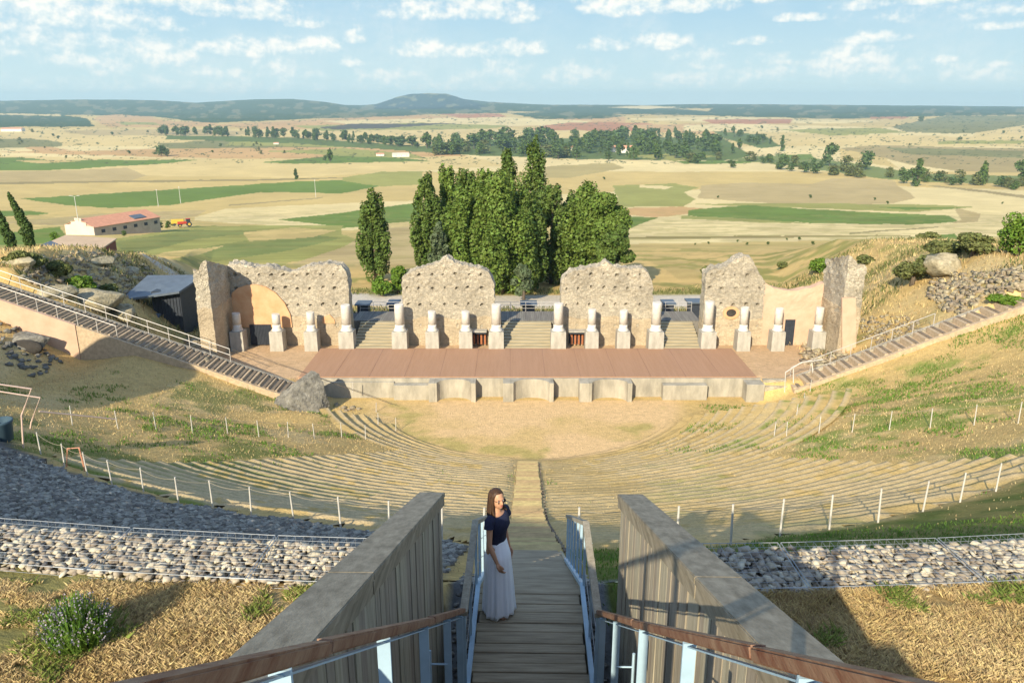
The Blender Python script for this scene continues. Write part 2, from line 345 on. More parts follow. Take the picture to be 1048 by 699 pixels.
    dens = M('ADD', cover, M('MULTIPLY', M('SUBTRACT', n1, .49), 4.6))
    dm = N.new('ShaderNodeMapRange'); dm.interpolation_type = 'SMOOTHSTEP'; dm.inputs[1].default_value = -.35; dm.inputs[2].default_value = 1.35; L.new(dens, dm.inputs[0])
    thin = M('MULTIPLY', M('SUBTRACT', nb, .45), 1.0, clamp=True)      # wispy veil
    alpha = M('MINIMUM', M('ADD', M('MULTIPLY', dm.outputs[0], .84), thin), .93)
    sh = M('ADD', M('ADD', .55, M('MULTIPLY', M('SUBTRACT', n1, n2), 5.0)), M('MULTIPLY', lit, .9), clamp=True)
    cc = N.new('ShaderNodeMix'); cc.data_type = 'RGBA'; cc.inputs[6].default_value = (2.6, 3.05, 3.1, 1); cc.inputs[7].default_value = (3.75, 3.65, 3.35, 1); L.new(sh, cc.inputs[0])
    # sky tint towards the photograph's pale turquoise
    hz = N.new('ShaderNodeMapRange'); hz.inputs[1].default_value = 0; hz.inputs[2].default_value = .13; L.new(el, hz.inputs[0])
    sk = N.new('ShaderNodeMix'); sk.data_type = 'RGBA'; sk.inputs[6].default_value = (2.45, 3.05, 3.0, 1); sk.inputs[7].default_value = (1.35, 2.2, 2.85, 1); L.new(hz.outputs[0], sk.inputs[0])
    hi = N.new('ShaderNodeMapRange'); hi.inputs[1].default_value = .16; hi.inputs[2].default_value = .5; L.new(el, hi.inputs[0])
    s2 = N.new('ShaderNodeMix'); s2.data_type = 'RGBA'; L.new(hi.outputs[0], s2.inputs[0]); L.new(sk.outputs[2], s2.inputs[6]); L.new(sky.outputs[0], s2.inputs[7])
    fade = N.new('ShaderNodeMapRange'); fade.inputs[1].default_value = .005; fade.inputs[2].default_value = .05; fade.inputs[3].default_value = .5; L.new(el, fade.inputs[0])
    mx = N.new('ShaderNodeMix'); mx.data_type = 'RGBA'; L.new(M('MULTIPLY', alpha, fade.outputs[0]), mx.inputs[0]); L.new(s2.outputs[2], mx.inputs[6]); L.new(cc.outputs[2], mx.inputs[7])
    L.new(mx.outputs[2], bg.inputs[0]); bg.inputs[1].default_value = SKY_STRENGTH
build_world()
world.cycles.sampling_method = 'MANUAL'; world.cycles.sample_map_resolution = 128
# ------------------------------------------------------------------ ground sheets
STRAW = (.54, .405, .165); STRAW2 = (.60, .46, .205); PALE = (.655, .525, .26); DRYG = (.40, .31, .125); GREEN = (.15, .215, .05); OLIVE = (.31, .30, .095); TANB = (.45, .345, .165)
REDS = (.43, .20, .10); FOREST = (.05, .085, .035); ORNG = (.52, .33, .15); SCRUB = (.22, .21, .09); WEED = (.16, .22, .05)
FIELDS = [
 (PALE, [(0,176),(1048,176),(1048,150),(0,150)]), (STRAW, [(-200,192),(1200,186),(1200,205),(-200,212)]), (PALE, [(200,215),(640,196),(900,190),(1200,200),(1200,240),(640,250),(640,215),(350,236),(200,226)]),
 (STRAW2, [(-100,132),(1200,132),(1200,150),(-100,150)]),
 (FOREST, [(-400,96),(520,98),(520,116),(440,117),(400,121),(330,121),(270,124),(210,126),(160,120),(95,118),(-400,119)]),
 (FOREST, [(520,100),(1500,104),(1500,119),(1048,118),(960,119),(860,122),(700,118),(620,117),(520,114)]),
 (PALE, [(620,110),(660,108.5),(700,110),(660,112)]), (STRAW, [(690,112),(730,111),(725,114)]), (PALE, [(640,122),(700,120),(760,120),(860,123),(905,124),(850,127),(720,125)]),
 (ORNG, [(95,122),(150,119),(170,124),(220,126),(228,129),(170,131),(110,130)]), (ORNG, [(100,119),(125,117),(150,120),(120,124),(96,124)]), (OLIVE, [(120,125),(155,125),(165,128),(125,128)]),
 (FOREST, [(-200,117),(65,118),(90,122),(97,130),(-200,130)]), (STRAW2, [(0,116.5),(62,117),(62,119),(0,118)]),
 (ORNG, [(215,128),(330,122),(430,118),(520,122),(640,120),(640,128),(520,130),(400,131),(260,133)]), (PALE, [(330,124),(500,120),(610,124),(560,129),(380,131)]),
 (REDS, [(450,117),(510,116.5),(520,120),(470,121)]), (FOREST, [(520,116),(610,114),(640,119),(620,122),(550,122)]), (OLIVE, [(300,129),(430,126),(520,129),(500,132),(330,134)]), (TANB, [(60,134),(180,132),(300,136),(240,139),(90,139)]),
 ((.018, .042, .036), [(372,112),(385,107),(405,100),(420,96),(462,96),(480,102),(500,110),(505,112)]),  # central far hill: a cloud's shadow put into the land colour
 ((.10, .09, .07), [(325,131),(360,127),(470,126.5),(400,131),(345,133)]),
 (REDS, [(560,128),(600,125),(660,126),(700,132),(700,135),(600,134),(540,133)]), (ORNG, [(640,128),(760,126),(800,132),(720,138),(660,134)]), (REDS, [(718,123),(812,122),(808,127),(731,128)]), (REDS, [(890,120),(930,120),(925,122),(890,122)]),
 (SCRUB, [(-100,143),(30,142),(65,146),(62,150),(10,152),(-100,152)]), (ORNG, [(25,151),(50,150),(75,154),(35,156)]), (SCRUB, [(160,147),(220,144),(330,150),(330,156),(250,160),(190,158)]),
 (ORNG, [(0,156),(200,152),(420,150),(480,160),(350,168),(200,162),(60,158)]), (STRAW2, [(0,160),(250,163),(480,160),(520,170),(300,182),(0,178)]), (OLIVE, [(240,143),(380,146),(350,151),(230,149)]),
 (TANB, [(140,138),(166,134),(180,138),(160,140)]),
 (GREEN, [(-100,160),(30,162),(50,164),(205,164),(160,168),(60,174),(-100,176)]), (STRAW, [(15,164.5),(50,164),(90,165),(40,167.5)]),
 (TANB, [(-100,177),(60,175),(130,172),(150,180),(130,187),(-100,190)]), ((.30, .24, .11), [(-100,188),(300,183),(420,180),(300,184.6),(-100,190.5)]),
 (GREEN, [(21,203.5),(160,195),(300,186),(350,184.5),(393,190),(350,198.5),(294,197),(267,197),(174,210),(113,213.5),(67,210)]), (OLIVE, [(350,182),(390,176),(433,176),(433,189),(393,191),(350,186)]),
 ((.34, .27, .13), [(235,210),(330,202),(330,203),(235,211.3)]), (STRAW, [(100,214),(240,211),(200,222),(60,226),(0,232),(0,225),(53,219)]),
 (GREEN, [(-60,216),(33,216),(53,219),(-60,226)]), (GREEN, [(13,238),(62,232),(70,243),(33,252),(-60,256),(-60,244)]), (TANB, [(0,228),(100,219),(210,215),(200,222),(80,232)]),
 (GREEN, [(284,225),(350,218),(430,207),(430,228),(350,233.5),(330,230)]),
 (OLIVE, [(-200,262),(113,245),(150,240),(200,231),(350,231),(350,240),(380,250),(350,262),(300,268),(200,300),(120,300),(-200,320)]), ((.20, .22, .075), [(115,248),(200,235),(280,237),(200,245),(130,262)]), ((.20, .23, .075), [(200,255),(300,238),(350,244),(300,256),(220,268)]), (STRAW, [(250,238),(300,233),(345,236),(320,243),(255,247)]), (STRAW, [(140,268),(170,258),(230,252),(200,262)]),
 (TANB, [(350,254),(393,231),(430,229),(440,300),(330,300),(300,270)]), (STRAW2, [(393,229),(430,226),(430,231),(400,233)]),
 (OLIVE, [(627,190),(690,188),(716,192),(700,197),(712,204),(700,211),(634,212),(630,198)]), (PALE, [(655,189),(690,191),(680,194),(655,192)]), (ORNG, [(634,213.5),(700,211.5),(726,214),(706,219),(671,223),(634,219)]), (GREEN, [(637,222),(674,223),(655,230),(640,236)]),
 ((.40, .32, .14), [(560,170),(627,167),(640,172),(584,182),(540,183)]),
 (GREEN, [(268,166),(330,161),(350,158),(420,163),(440,165),(350,167),(300,168)]), (OLIVE, [(270,155),(350,152),(420,157),(440,163),(350,160)]),
 (TANB, [(718,190),(760,187),(832,188.5),(852,183),(872,182.5),(912,184.5),(938,203),(912,208.5),(815,210),(715,203)]),
 (OLIVE, [(700,209),(815,208),(960,210),(1000,212),(940,217),(812,213)]), (GREEN, [(705,215),(765,210),(812,213.5),(972,221),(982,227),(932,230),(832,228.6),(748,223.6),(705,221)]), (OLIVE, [(698,221),(750,223),(832,229),(780,228),(698,224)]),
 (TANB, [(978,212),(1005,219),(1000,227),(972,229),(984,225)]), (GREEN, [(898,212),(990,213),(930,215)]),
 (GREEN, [(932,243.6),(975,239),(990,250),(945,250)]), ((.30, .24, .10), [(560,243),(932,240.6),(932,242),(698,244.5),(560,245)]), ((.33, .27, .13), [(870,238),(960,232),(960,233),(870,240)]),
 ((.19, .22, .075), [(640,160),(698,161),(760,165),(800,169),(900,183),(960,187),(1300,194),(1300,186),(940,178),(880,168),(800,158),(698,155),(640,156)]), (WEED, [(800,159),(830,158),(835,163),(800,165)]), (GREEN, [(690,165),(770,165),(770,167),(700,168)]),
 ((.34, .27, .13), [(930,188),(980,194),(1048,203),(1300,230),(1300,227),(1048,200),(980,192)]),
 (PALE, [(735,152),(790,150),(795,160),(735,163)]), (STRAW, [(860,152),(900,158),(920,172),(860,163)]), (PALE, [(700,128),(760,127),(900,131),(1048,130),(1300,130),(1300,137),(980,140),(860,137),(700,134)]),
 ((.36, .28, .13), [(860,152),(900,149),(1300,158),(1300,182),(982,176),(930,168)]), (SCRUB, [(906,151),(1048,155),(1048,162),(930,158)]), (SCRUB, [(912,130),(965,119),(1300,117),(1300,126),(998,137),(932,136)]), (OLIVE, [(800,133),(900,131),(930,136),(850,139)]), (OLIVE, [(960,145),(1048,143),(1048,147),(960,148)]), (STRAW2, [(1000,136),(1048,128),(1300,120),(1300,143),(990,144)]),
 ((.12, .16, .05), [(430,150),(480,144),(640,140),(740,142),(770,160),(740,165),(600,163),(500,160),(430,156)]), ((.12, .16, .05), [(170,139),(300,141),(430,150),(430,156),(300,147),(170,143)]), ((.12, .16, .05), [(730,134),(780,138),(800,150),(780,152),(740,142)]), (OLIVE, [(640,160),(700,157),(735,160),(690,165)]),
]
def inpoly(px, py, poly):
    ins = np.zeros(px.shape, bool); n = len(poly); j = n-1
    for i in range(n):
        xi, yi = poly[i]; xj, yj = poly[j]
        c = ((yi > py) != (yj > py)) & (px < (xj-xi)*(py-yi)/((yj-yi) if yj != yi else 1e-9)+xi); ins ^= c; j = i
    return ins
def grid_faces(nr, nc):
    a = np.arange((nr-1)*(nc-1)); r = a//(nc-1); c = a % (nc-1); b = r*nc+c
    return np.stack([b, b+1, b+nc+1, b+nc], 1)
def far_colors(x, y, z):
    px, py = to_px(x, y, z)
    zb = interp(y, PROF)
    w = (fbm(x, y, 60, 31)-.5); py2 = py + w*1.2*sstep(250, 135, py)+ (fbm(px, py*6, 16, 77)-.5)*1.1; px2 = px + (fbm(x, y, 90, 32)-.5)*6
    col = np.tile(np.array(STRAW), (len(x), 1))
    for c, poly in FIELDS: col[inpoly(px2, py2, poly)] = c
    # tone of single parcels, and streaks of mowing / ploughing
    n = fbm(px/3, py*2.2, 9, 41, 3); col *= (.9+.22*n)[:, None]
    m2 = fbm(x, y*.6, 11, 43, 4)*.6+fbm(x*.5, y*2, 26, 44, 3)*.4; k2 = sstep(205, 230, py); col *= (1+(m2-.5)*.75*k2)[:, None]; g2 = sstep(.52, .62, fbm(x, y, 9, 45))*k2*.35; col = col*(1-g2[:, None])+np.array((.30, .27, .09))*g2[:, None]
    # scattered scrub far off
    k = vn(px*.8, py*2.2, 55)*vn(px*.21, py*.9, 56); s = (k > .52) & (py < 168) & (py > 117) ; col[s] = (.10, .115, .045)
    f = (py < 122) & (fbm(px, py*3, 9, 61, 3) > .62) & (col.sum(1) < .22); col[f] = (.16, .16, .08)
    return col
def build_far():
    ys = []; rows = np.concatenate([np.arange(300, 240, -.9), np.arange(240, 135, -.55), np.arange(135, 107.2, -.28)])
    Dn = []
    for r_ in rows:
        a = PITCH+math.atan((r_-349.5)/FPX); t = math.tan(a)
        lo, hi = 95., 9000.
        D = np.geomspace(lo, hi, 700); h = CAMZ-interp(D, PROF); ok = np.argmax(h/D <= t); Dn.append(D[ok] if (h/D <= t).any() else None)
    Dn = sorted({round(d, 1) for d in Dn if d and 104 < d < 6400})
    Dn = [d for k, d in enumerate(Dn) if k == 0 or d > Dn[k-1]+.3]
    Dn += list(np.linspace(6450, 9500, 70)) + list(np.linspace(9600, 12500, 50)) 
    Dn = np.array(sorted(set(Dn)))
    T = np.concatenate([np.linspace(-2.2, -.74, 60, endpoint=False), np.linspace(-.74, .74, 1050), np.linspace(.74, 2.2, 61)[1:]])
    yy, tt = np.meshgrid(Dn, T, indexing='ij'); x = (yy*tt).ravel(); y = yy.ravel(); z = ground(x, y)-.03
    z = z - .35*(1-sstep(108, 128, y))
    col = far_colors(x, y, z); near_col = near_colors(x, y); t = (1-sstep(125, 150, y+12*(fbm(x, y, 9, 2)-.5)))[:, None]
    rightside = sstep(12, 26, x)[:, None]; t2 = (1-sstep(165, 185, y+18*(fbm(x, y, 12, 4)-.5)))[:, None]*rightside
    t = np.maximum(t, t2); col = col*(1-t)+near_col*t
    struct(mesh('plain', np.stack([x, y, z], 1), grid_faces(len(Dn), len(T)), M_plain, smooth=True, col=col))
FENCE_L = [(-14,430),(10,445),(42,465),(66,478),(90,487),(115,496),(147,504),(183,516),(218,519),(257,527),(301,532),(349,540),(398,546),(452,552),(494,560)]
FENCE_R = [(592,562),(640,562),(692,561),(748,558),(798,549),(849,542),(899,535),(944,524),(982,515),(1019,503),(1060,488),(1110,465)]
fpts = sorted([(p.x, p.y) for p in (G(px, py, 9) for px, py in FENCE_L+FENCE_R)])
def fence_y(x): return np.interp(x, [p[0] for p in fpts], [p[1] for p in fpts])
def near_colors(x, y):
    x = np.asarray(x, float); y = np.asarray(y, float)
    r = np.hypot(x-CX, y-CY); ang = np.degrees(np.arctan2(x-CX, CY-y))
    base = np.tile(np.array((.57, .405, .165)), (len(x), 1))
    n1 = fbm(x, y, 4.5, 11); n2 = fbm(x, y, 1.3, 12); n3 = fbm(x, y, 14, 13)
    def put(mask, c, a=1.):
        m = np.clip(mask*a, 0, 1)[:, None]; base[:] = base*(1-m)+np.array(c)*m
    put(sstep(.5, .72, n2), (.44, .31, .13), .5)
    put(sstep(.52, .7, n1), (.64, .48, .24), .6)
    front = y < 60
    # greener on the right bank and on the left rows
    seatz = (np.abs(ang) < 31.4)*(r < 49)
    g = sstep(.53, .64, n1*.55+n2*.45 + .035*sstep(10, 40, x)+.02*(1-seatz))*(x > 6)*(r > 20)*(1-.5*seatz)
    put(g*front, (.21, .27, .055), .8)
    g = sstep(.54, .62, n1*.5+n2*.5+.10*np.exp(-((ang+33)/5.)**2))*(x < -6)*(r > 24)*(ang > -46)*(ang < -31)
    put(g*front, (.15, .19, .045), .8)
    g = sstep(.55, .62, n1*.5+n2*.5)*(x < -18)*(r < 27); put(g*front, (.15, .19, .05), .7)
    # orchestra: pale bare earth
    o = (1-sstep(11.5, 13.5, r))*front; put(o, (.66, .46, .24)); put(o*sstep(.5, .66, n1), (.56, .40, .17), .7); put(o*sstep(.68, .76, n2*.5+n1*.5+.14*np.exp(-((r-11)/1.2)**2)), (.33, .30, .09), .6)
    # stage court and lane behind
    court = sstep(60.6, 61.4, y)*(1-sstep(28, 31, np.abs(x)))*(1-sstep(73, 76, y)); put(court, (.56, .39, .235)); put(court*sstep(.5, .7, n2), (.50, .34, .19), .5)
    lane = sstep(76, 79, y)*(1-sstep(88, 92, y))*(1-sstep(30, 36, np.abs(x))); put(lane, (.14, .135, .13))
    rc = 98+ .0035*(x+5)**2*np.where(x < -5, 1, .2); road = (1-sstep(4.2, 5.2, np.abs(y-rc-3*sstep(-10, -40, x))))*(x < 35); put(road, (.60, .53, .43))
    verge = sstep(101, 105, y)*(y < 200); put(verge*sstep(.45, .6, n1), (.24, .24, .07), .8)
    back = sstep(62, 66, y)*(np.abs(x) > 31); put(back*sstep(.5, .62, n1), (.25, .235, .085), .75); put(back*sstep(.56, .66, n3), (.50, .40, .22), .7)
    hill = (x > 26)*sstep(72, 90, y); put(hill*sstep(.35, .7, n3), (.42, .32, .13), .7); put(hill*sstep(.52, .62, n1), (.30, .27, .085), .8)
    # gravel bank behind the gabions (left), grass strip (right)
    gb = (r < RT+.1)*(x < -1)*(y < 30); lim = fence_y(x)-.5; gb = gb*(1-sstep(-.5, .3, y-lim+1.6*(n2-.5))); put(gb, (.15, .15, .145)); put(gb*sstep(.5, .6, n2), (.12, .11, .09), .8)
    gs = (x > 1)*(y < 30)*(1-sstep(-.4, .2, y-fence_y(x)))*(r < RT+.2); put(gs, (.22, .21, .065), .8); put(gs*sstep(.42, .55, n2), (.13, .17, .04), .8)
    tr = (np.abs(x-.04-.0216*y) < 1.05)*(y < 9.5); put(tr, (.22, .22, .21)); put(tr*(y < 7), (.17, .17, .08))
    fg = (y < 8)*(r > RT-.2)*(1-tr); put(fg, (.38, .26, .11)); put(fg*sstep(.5, .62, n2), (.46, .34, .16)); put(fg*sstep(.5, .6, n1)*(x < -3.5), (.2, .2, .07), .8)
    return base
M_plain = ground_mat('farmland', .05, .004, .13, 0, 1, .045)
M_near = ground_mat('dry_turf', 2.2, 9.0, .36, .8, .10)
M_bank = ground_mat('turf_tiers', 3.0, 13.0, .30, .8, .06)
def build_near():
    xs = np.concatenate([np.arange(-110, -50, 1.5), np.arange(-50, 50, .42), np.arange(50, 111, 1.5)]); ys = np.concatenate([np.arange(9.3, 64, .34), np.arange(64, 140, .7)])
    yy, xx = np.meshgrid(ys, xs, indexing='ij'); x = xx.ravel(); y = yy.ravel(); z = ground(x, y)
    z = z + (fbm(x, y, .9, 71)-.5)*.14*(np.hypot(x-CX, y-CY) > 13)*((y < 60) | (np.abs(x) > 30))
    z = z - 1.6*sstep(112, 128, y)*1.0
    rr = np.hypot(x-CX, y-CY); an = np.degrees(np.arctan2(x-CX, CY-y)); z = z - .28*sstep(.4, 1.3, y-fence_y(x))*(np.abs(an) < 30.9)*sstep(13, 15, rr)*(y < 60)
    struct(mesh('hillside', np.stack([x, y, z], 1), grid_faces(len(ys), len(xs)), M_near, smooth=True, col=near_colors(x, y)))
    # foreground terrace, finer
    xs = np.arange(-14, 14.01, .09); ys = np.concatenate([np.arange(-6, 4, .4), np.arange(4, 9.6, .07)])
    yy, xx = np.meshgrid(ys, xs, indexing='ij'); x = xx.ravel(); y = yy.ravel(); z = ground(x, y)
    z = z + (fbm(x, y, .35, 72)-.5)*.09 - .03*sstep(9.1, 9.5, y)
    struct(mesh('terrace', np.stack([x, y, z], 1), grid_faces(len(ys), len(xs)), M_near, smooth=True, col=near_colors(x, y)))
    # land behind and beside the viewer
    def patch(x0, x1, y0, y1, st):
        xs = np.arange(x0, x1+.01, st); ys = np.arange(y0, y1+.01, st); yy, xx = np.meshgrid(ys, xs, indexing='ij'); x = xx.ravel(); y = yy.ravel()
        struct(mesh('hilltop', np.stack([x, y, ground(x, y)-.06], 1), grid_faces(len(ys), len(xs)), M_near, smooth=True, col=near_colors(x, y)))
    patch(-110, -13.5, -30, 9.5, 1.0); patch(13.5, 110, -30, 9.5, 1.0); patch(-14, 14, -30, -5.9, 1.0)
PITCHR = .86; NROW = 47
def build_tiers():
    th = np.radians(np.arange(-74, 74.01, .26)); rl = []; 
    for k in range(NROW):
        r0 = 12+k*PITCHR; rl += [r0, r0+.05, r0+.16, r0+.45, r0+.72, r0+.84]
    rl = np.array([r for r in rl if r < 52.7]); kk = ((rl-12+1e-6)//PITCHR); fr = (rl-12)-kk*PITCHR
    rr, tt = np.meshgrid(rl, th, indexing='ij'); r = rr.ravel(); t = tt.ravel(); k = np.repeat(kk, len(th)); f = np.repeat(fr, len(th))
    x = CX+r*np.sin(t); y = CY-r*np.cos(t); deg = np.degrees(t)
    r0_ = 12+k*PITCHR; rise = rake(r0_+PITCHR)-rake(r0_)
    tread = rake(r0_)+.02 + np.where(f > .03, rise, .0) - np.where(f > .5, (f-.5)*.06, 0)
    er = np.where(deg < -3, .0+.2*sstep(-10, -2, deg), .46-.32*sstep(6, 20, deg))
    er = er + (fbm(x, y, 3.2, 90)-.5)*.8*np.where(deg < -6, .25, .85) + .15*(r < 20)
    er = np.maximum(er, .97*(1-sstep(.6, 1.6, np.abs(x-.04-.0216*y)))); er = np.clip(er, 0, .97)
    smooth_z = rake(r)+.14
    z = tread*(1-er)+smooth_z*er + (fbm(x, y, .7, 91)-.5)*.09
    keep = np.where(deg < 0, np.where(r < 17.2, deg > -66, deg > -31.6), np.where(r < 24.6, deg < 66, deg < 31.3))
    lim = np.where(deg > 0, 49.4, 51.0); keep = keep & (r < lim) & (y > fence_y(x)+.15) & ~((r < 13) & (np.abs(deg) > 60))
    z = z-.17; zg = ground(x, y)-.04; eb = np.clip((y-fence_y(x)-.15)/.7, 0, 1); eb = np.minimum(eb, np.where(deg < 0, np.where(r < 17.2, 1, np.clip((deg+31.6)/.8, 0, 1)), 1)); z = zg+(z-zg)*eb
    col = near_colors(x, y); n = fbm(x, y, 1.1, 95)
    edge = (f < .3) & (n > .35); left = np.clip((-deg-2)/6, 0, 1)
    m = (edge*np.where(deg < 0, .45+.5*left, .45+.4*(deg > 12)))[:, None]*(r > 14)[:, None]
    col = col*(1-m)+np.array((.57, .44, .25))*m
    g = np.where((deg < -14) & (r > 29) & (r < 45), 1., .0)*(f > .32)*sstep(.38, .50, fbm(x, y, 4, 97)+.14*((deg < -18)))
    col = col*(1-g[:, None]*.85)+np.array((.13, .19, .035))*g[:, None]*.85
    V = np.stack([x, y, z], 1); F = grid_faces(len(rl), len(th)); ok = keep[F].all(1); F = F[ok]
    used = np.unique(F); rem = -np.ones(len(V), int); rem[used] = np.arange(len(used))
    o = mesh('seating_bank', V[used], rem[F], M_bank, col=col[used]); struct(o)
build_near(); build_far(); build_tiers()

# haze
def build_haze():
    m = bpy.data.materials.new('haze_air'); N, L = nodes(m); N.remove(N['Principled BSDF']); v = N.new('ShaderNodeVolumePrincipled')
    v.inputs['Color'].default_value = (.62, .88, 1, 1); v.inputs['Density'].default_value = 8.0e-5; v.inputs['Anisotropy'].default_value = .1
    L.new(v.outputs[0], N['Material Output'].inputs['Volume'])
    b = MB(); b.box(-32000, 32000, -40, 13200, -420, 170); o = b.build('haze', m); o['kind'] = 'stuff'; o['label'] = 'thin pale summer haze over the plain'
build_haze()
# ------------------------------------------------------------------ materials of the built things
M_rubble = stone_mat('rubble_masonry', (.52, .455, .345), (.35, .315, .25), (.31, .265, .195), 4.8, .8, .045)
M_lower = stone_mat('coursed_masonry', (.53, .435, .30), (.42, .34, .235), (.36, .285, .19), 4.2, .9, .045, .8, (1, 1, 2.2), .03)
M_plaster = mat('salmon_plaster', (.55, .30, .15), .95, .12, 1.2, .25, 14, col2=(.62, .39, .22))
M_pink = mat('pale_pink_plaster', (.52, .34, .235), .95, .1, 1.0, .3, 10, col2=(.60, .42, .30))
M_column = mat('white_column_plaster', (.52, .49, .43), .85, .12, 2.2, .4, 14, col2=(.70, .67, .61))
M_pedestal = mat('grey_concrete', (.31, .29, .245), .9, .16, 2.4, .4, 16, col2=(.46, .43, .37), stretch=(1, 1, .4))
M_conc = mat('weathered_concrete', (.25, .23, .185), .92, .22, 1.1, .4, 12, col2=(.44, .40, .32), stretch=(1, 1, .35))
M_deckred = mat('red_stage_boards', (.345, .20, .12), .85, .10, .9, .3, 30, col2=(.385, .228, .143), stretch=(6, .3, 1))
M_wood = mat('weathered_wood', (.26, .225, .165), .85, .35, 3, .55, 22, col2=(.42, .37, .28), stretch=(7, 7, .5), island=.16, bdist=.006)
M_woodx = mat('weathered_boards', (.24, .19, .125), .85, .35, 3, .6, 22, col2=(.44, .36, .245), stretch=(.6, 9, 9), island=.22, bdist=.006)
M_cap = mat('grey_capping_board', (.19, .16, .11), .75, .3, 2.6, .45, 18, col2=(.36, .31, .225), stretch=(6, .7, 6), bdist=.005)
M_redwood = mat('reddish_handrail_wood', (.15, .055, .03), .6, .3, 4, .6, 30, col2=(.30, .19, .12), stretch=(5, 1, 5), bdist=.004)
M_steel = mat('pale_blue_paint', (.36, .50, .60), .45, .08, 6, .1, 30, spec=.5)
M_sleeper = mat('timber_step', (.20, .155, .11), .9, .3, 3, .5, 18, island=.2)
M_stair = mat('worn_step', (.38, .28, .13), .95, .25, 3, .7, 20, col2=(.56, .41, .19), island=.12)
M_stepfill = mat('gravel_step', (.46, .35, .23), .95, .2, 4, .6, 20)
M_rail = mat('galvanised_steel', (.55, .52, .48), .5, .1, 5, .05, spec=.5, metal=.3)
M_pinkrail = mat('pinkish_steel', (.62, .46, .38), .6, .1, 5, .05)
M_post = mat('pale_fence_post', (.52, .50, .45), .7, .12, 4, .2)
M_rope = mat('rope', (.30, .26, .19), .9, .2, 30, .2)
M_dark = mat('dark_panel', (.035, .042, .055), .5, .2, 3, .1)
M_darktop = mat('dark_roof_sheet', (.10, .125, .155), .5, .15, 1.5, .1, spec=.5)
M_paleplank = mat('pale_timber', (.36, .30, .20), .85, .22, 1.2, .3, 12, stretch=(.5, 8, 8), island=.1)
M_greyplank = mat('grey_decking', (.20, .185, .16), .85, .2, 1.2, .3, 12, stretch=(8, .5, 8), island=.15)
M_rock = mat('grey_limestone', (.085, .082, .072), .95, .35, 2.2, 1.0, 5, col2=(.27, .255, .22), detail=8, bdist=.12)
M_rock2 = mat('tan_limestone', (.17, .14, .09), .95, .3, 2.2, 1.0, 6, col2=(.42, .35, .24), detail=8, island=.2, bdist=.08)
M_gabstone = mat('gabion_stone', (.27, .225, .165), .9, .25, 4, .4, 60, col2=(.52, .455, .35), island=.45, bdist=.01)
M_gravel = mat('grey_gravel', (.14, .13, .11), .9, .25, 8, .5, 30, col2=(.30, .28, .24), island=.55, bdist=.01)
M_wire = mat('galvanised_wire', (.34, .36, .37), .5, .1, 5, 0, metal=.5)
M_bark = mat('bark', (.12, .095, .07), .95, .3, 4, .6, 12, stretch=(3, 3, .6))
M_soil_and_shade = mat('dark_soil_and_shade', (.05, .045, .04), 1, .2, 3, .3)

# ------------------------------------------------------------------ scaena walls
ZS = 1.6
def wall_mesh(name, x0, x1, y0, y1, topf, m, parent=None, z0=1.2, holes=(), rough=.16, step=.16, seed=1, split=None, ydrop=0):
    """solid wall with irregular faces, ragged top, putlog holes pushed into the front face"""
    nx = max(3, int((x1-x0)/step)+1); H = max(topf(x) for x in np.linspace(x0, x1, 30))-z0; nz = max(3, int(H/step)+1); ny = max(2, int((y1-y0)/.3)+1)
    V = []; F = []; idx = {}
    def vert(i, j, k):   # i along x, j along y, k up
        key = (i, j, k)
        if key in idx: return idx[key]
        x = x0+(x1-x0)*i/(nx-1); y = y0+(y1-y0)*j/(ny-1); t = topf(x)-ydrop*(y-y0); v = k/(nz-1); z = z0+(t-z0)*v
        a = mnoise.noise(Vector((x*1.1+seed, z*1.1, y)))*.6+mnoise.noise(Vector((x*3.3, z*3.3+seed, y*3)))*.6
        w = rough*(.25+.75*min(1, max(0, (v-.35)*2)))
        ex = 1 if i == nx-1 else (-1 if i == 0 else 0); ey = 1 if j == ny-1 else (-1 if j == 0 else 0)
        px = x+ex*a*w*1.3; py = y+ey*a*w; pz = z
        if k == nz-1: pz += (mnoise.noise(Vector((x*2.6, y*2.6, seed)))*.5+mnoise.noise(Vector((x*6, y*6, seed)))*.35)*rough*2.6
        # rounded shoulders
        d = min(i, nx-1-i)
        if j == 0:
            for (hx, hz, hr) in holes:
                if abs(x-hx) < hr and abs(z-hz) < hr: py += .38
        idx[key] = len(V); V.append((px, py, pz)); return idx[key]
    for i in range(nx-1):
        for k in range(nz-1):
            F.append((vert(i,0,k), vert(i+1,0,k), vert(i+1,0,k+1), vert(i,0,k+1))); F.append((vert(i,ny-1,k+1), vert(i+1,ny-1,k+1), vert(i+1,ny-1,k), vert(i,ny-1,k)))
    for j in range(ny-1):
        for k in range(nz-1):
            F.append((vert(0,j+1,k), vert(0,j,k), vert(0,j,k+1), vert(0,j+1,k+1))); F.append((vert(nx-1,j,k), vert(nx-1,j+1,k), vert(nx-1,j+1,k+1), vert(nx-1,j,k+1)))
        for i in range(nx-1): F.append((vert(i,j,nz-1), vert(i+1,j,nz-1), vert(i+1,j+1,nz-1), vert(i,j+1,nz-1)))
    o = mesh(name, V, F, m, parent)
    return o
def profile(pts, Y):      # (px, py) outline of a wall top -> function of world x at plane Y
    P = sorted((W(px, py, Y).x, W(px, py, Y).z) for px, py in pts); xs = [p[0] for p in P]; zs = [p[1] for p in P]
    return lambda x: float(np.interp(x, xs, zs))
def holes_for(x0, x1, zs, sp, seed):
    r = random.Random(seed); out = []
    for z in zs:
        x = x0+.5
        while x < x1-.3: out.append((x+r.uniform(-.1, .1), z+r.uniform(-.08, .08), .09)); x += sp
    return out
YW = 71.0
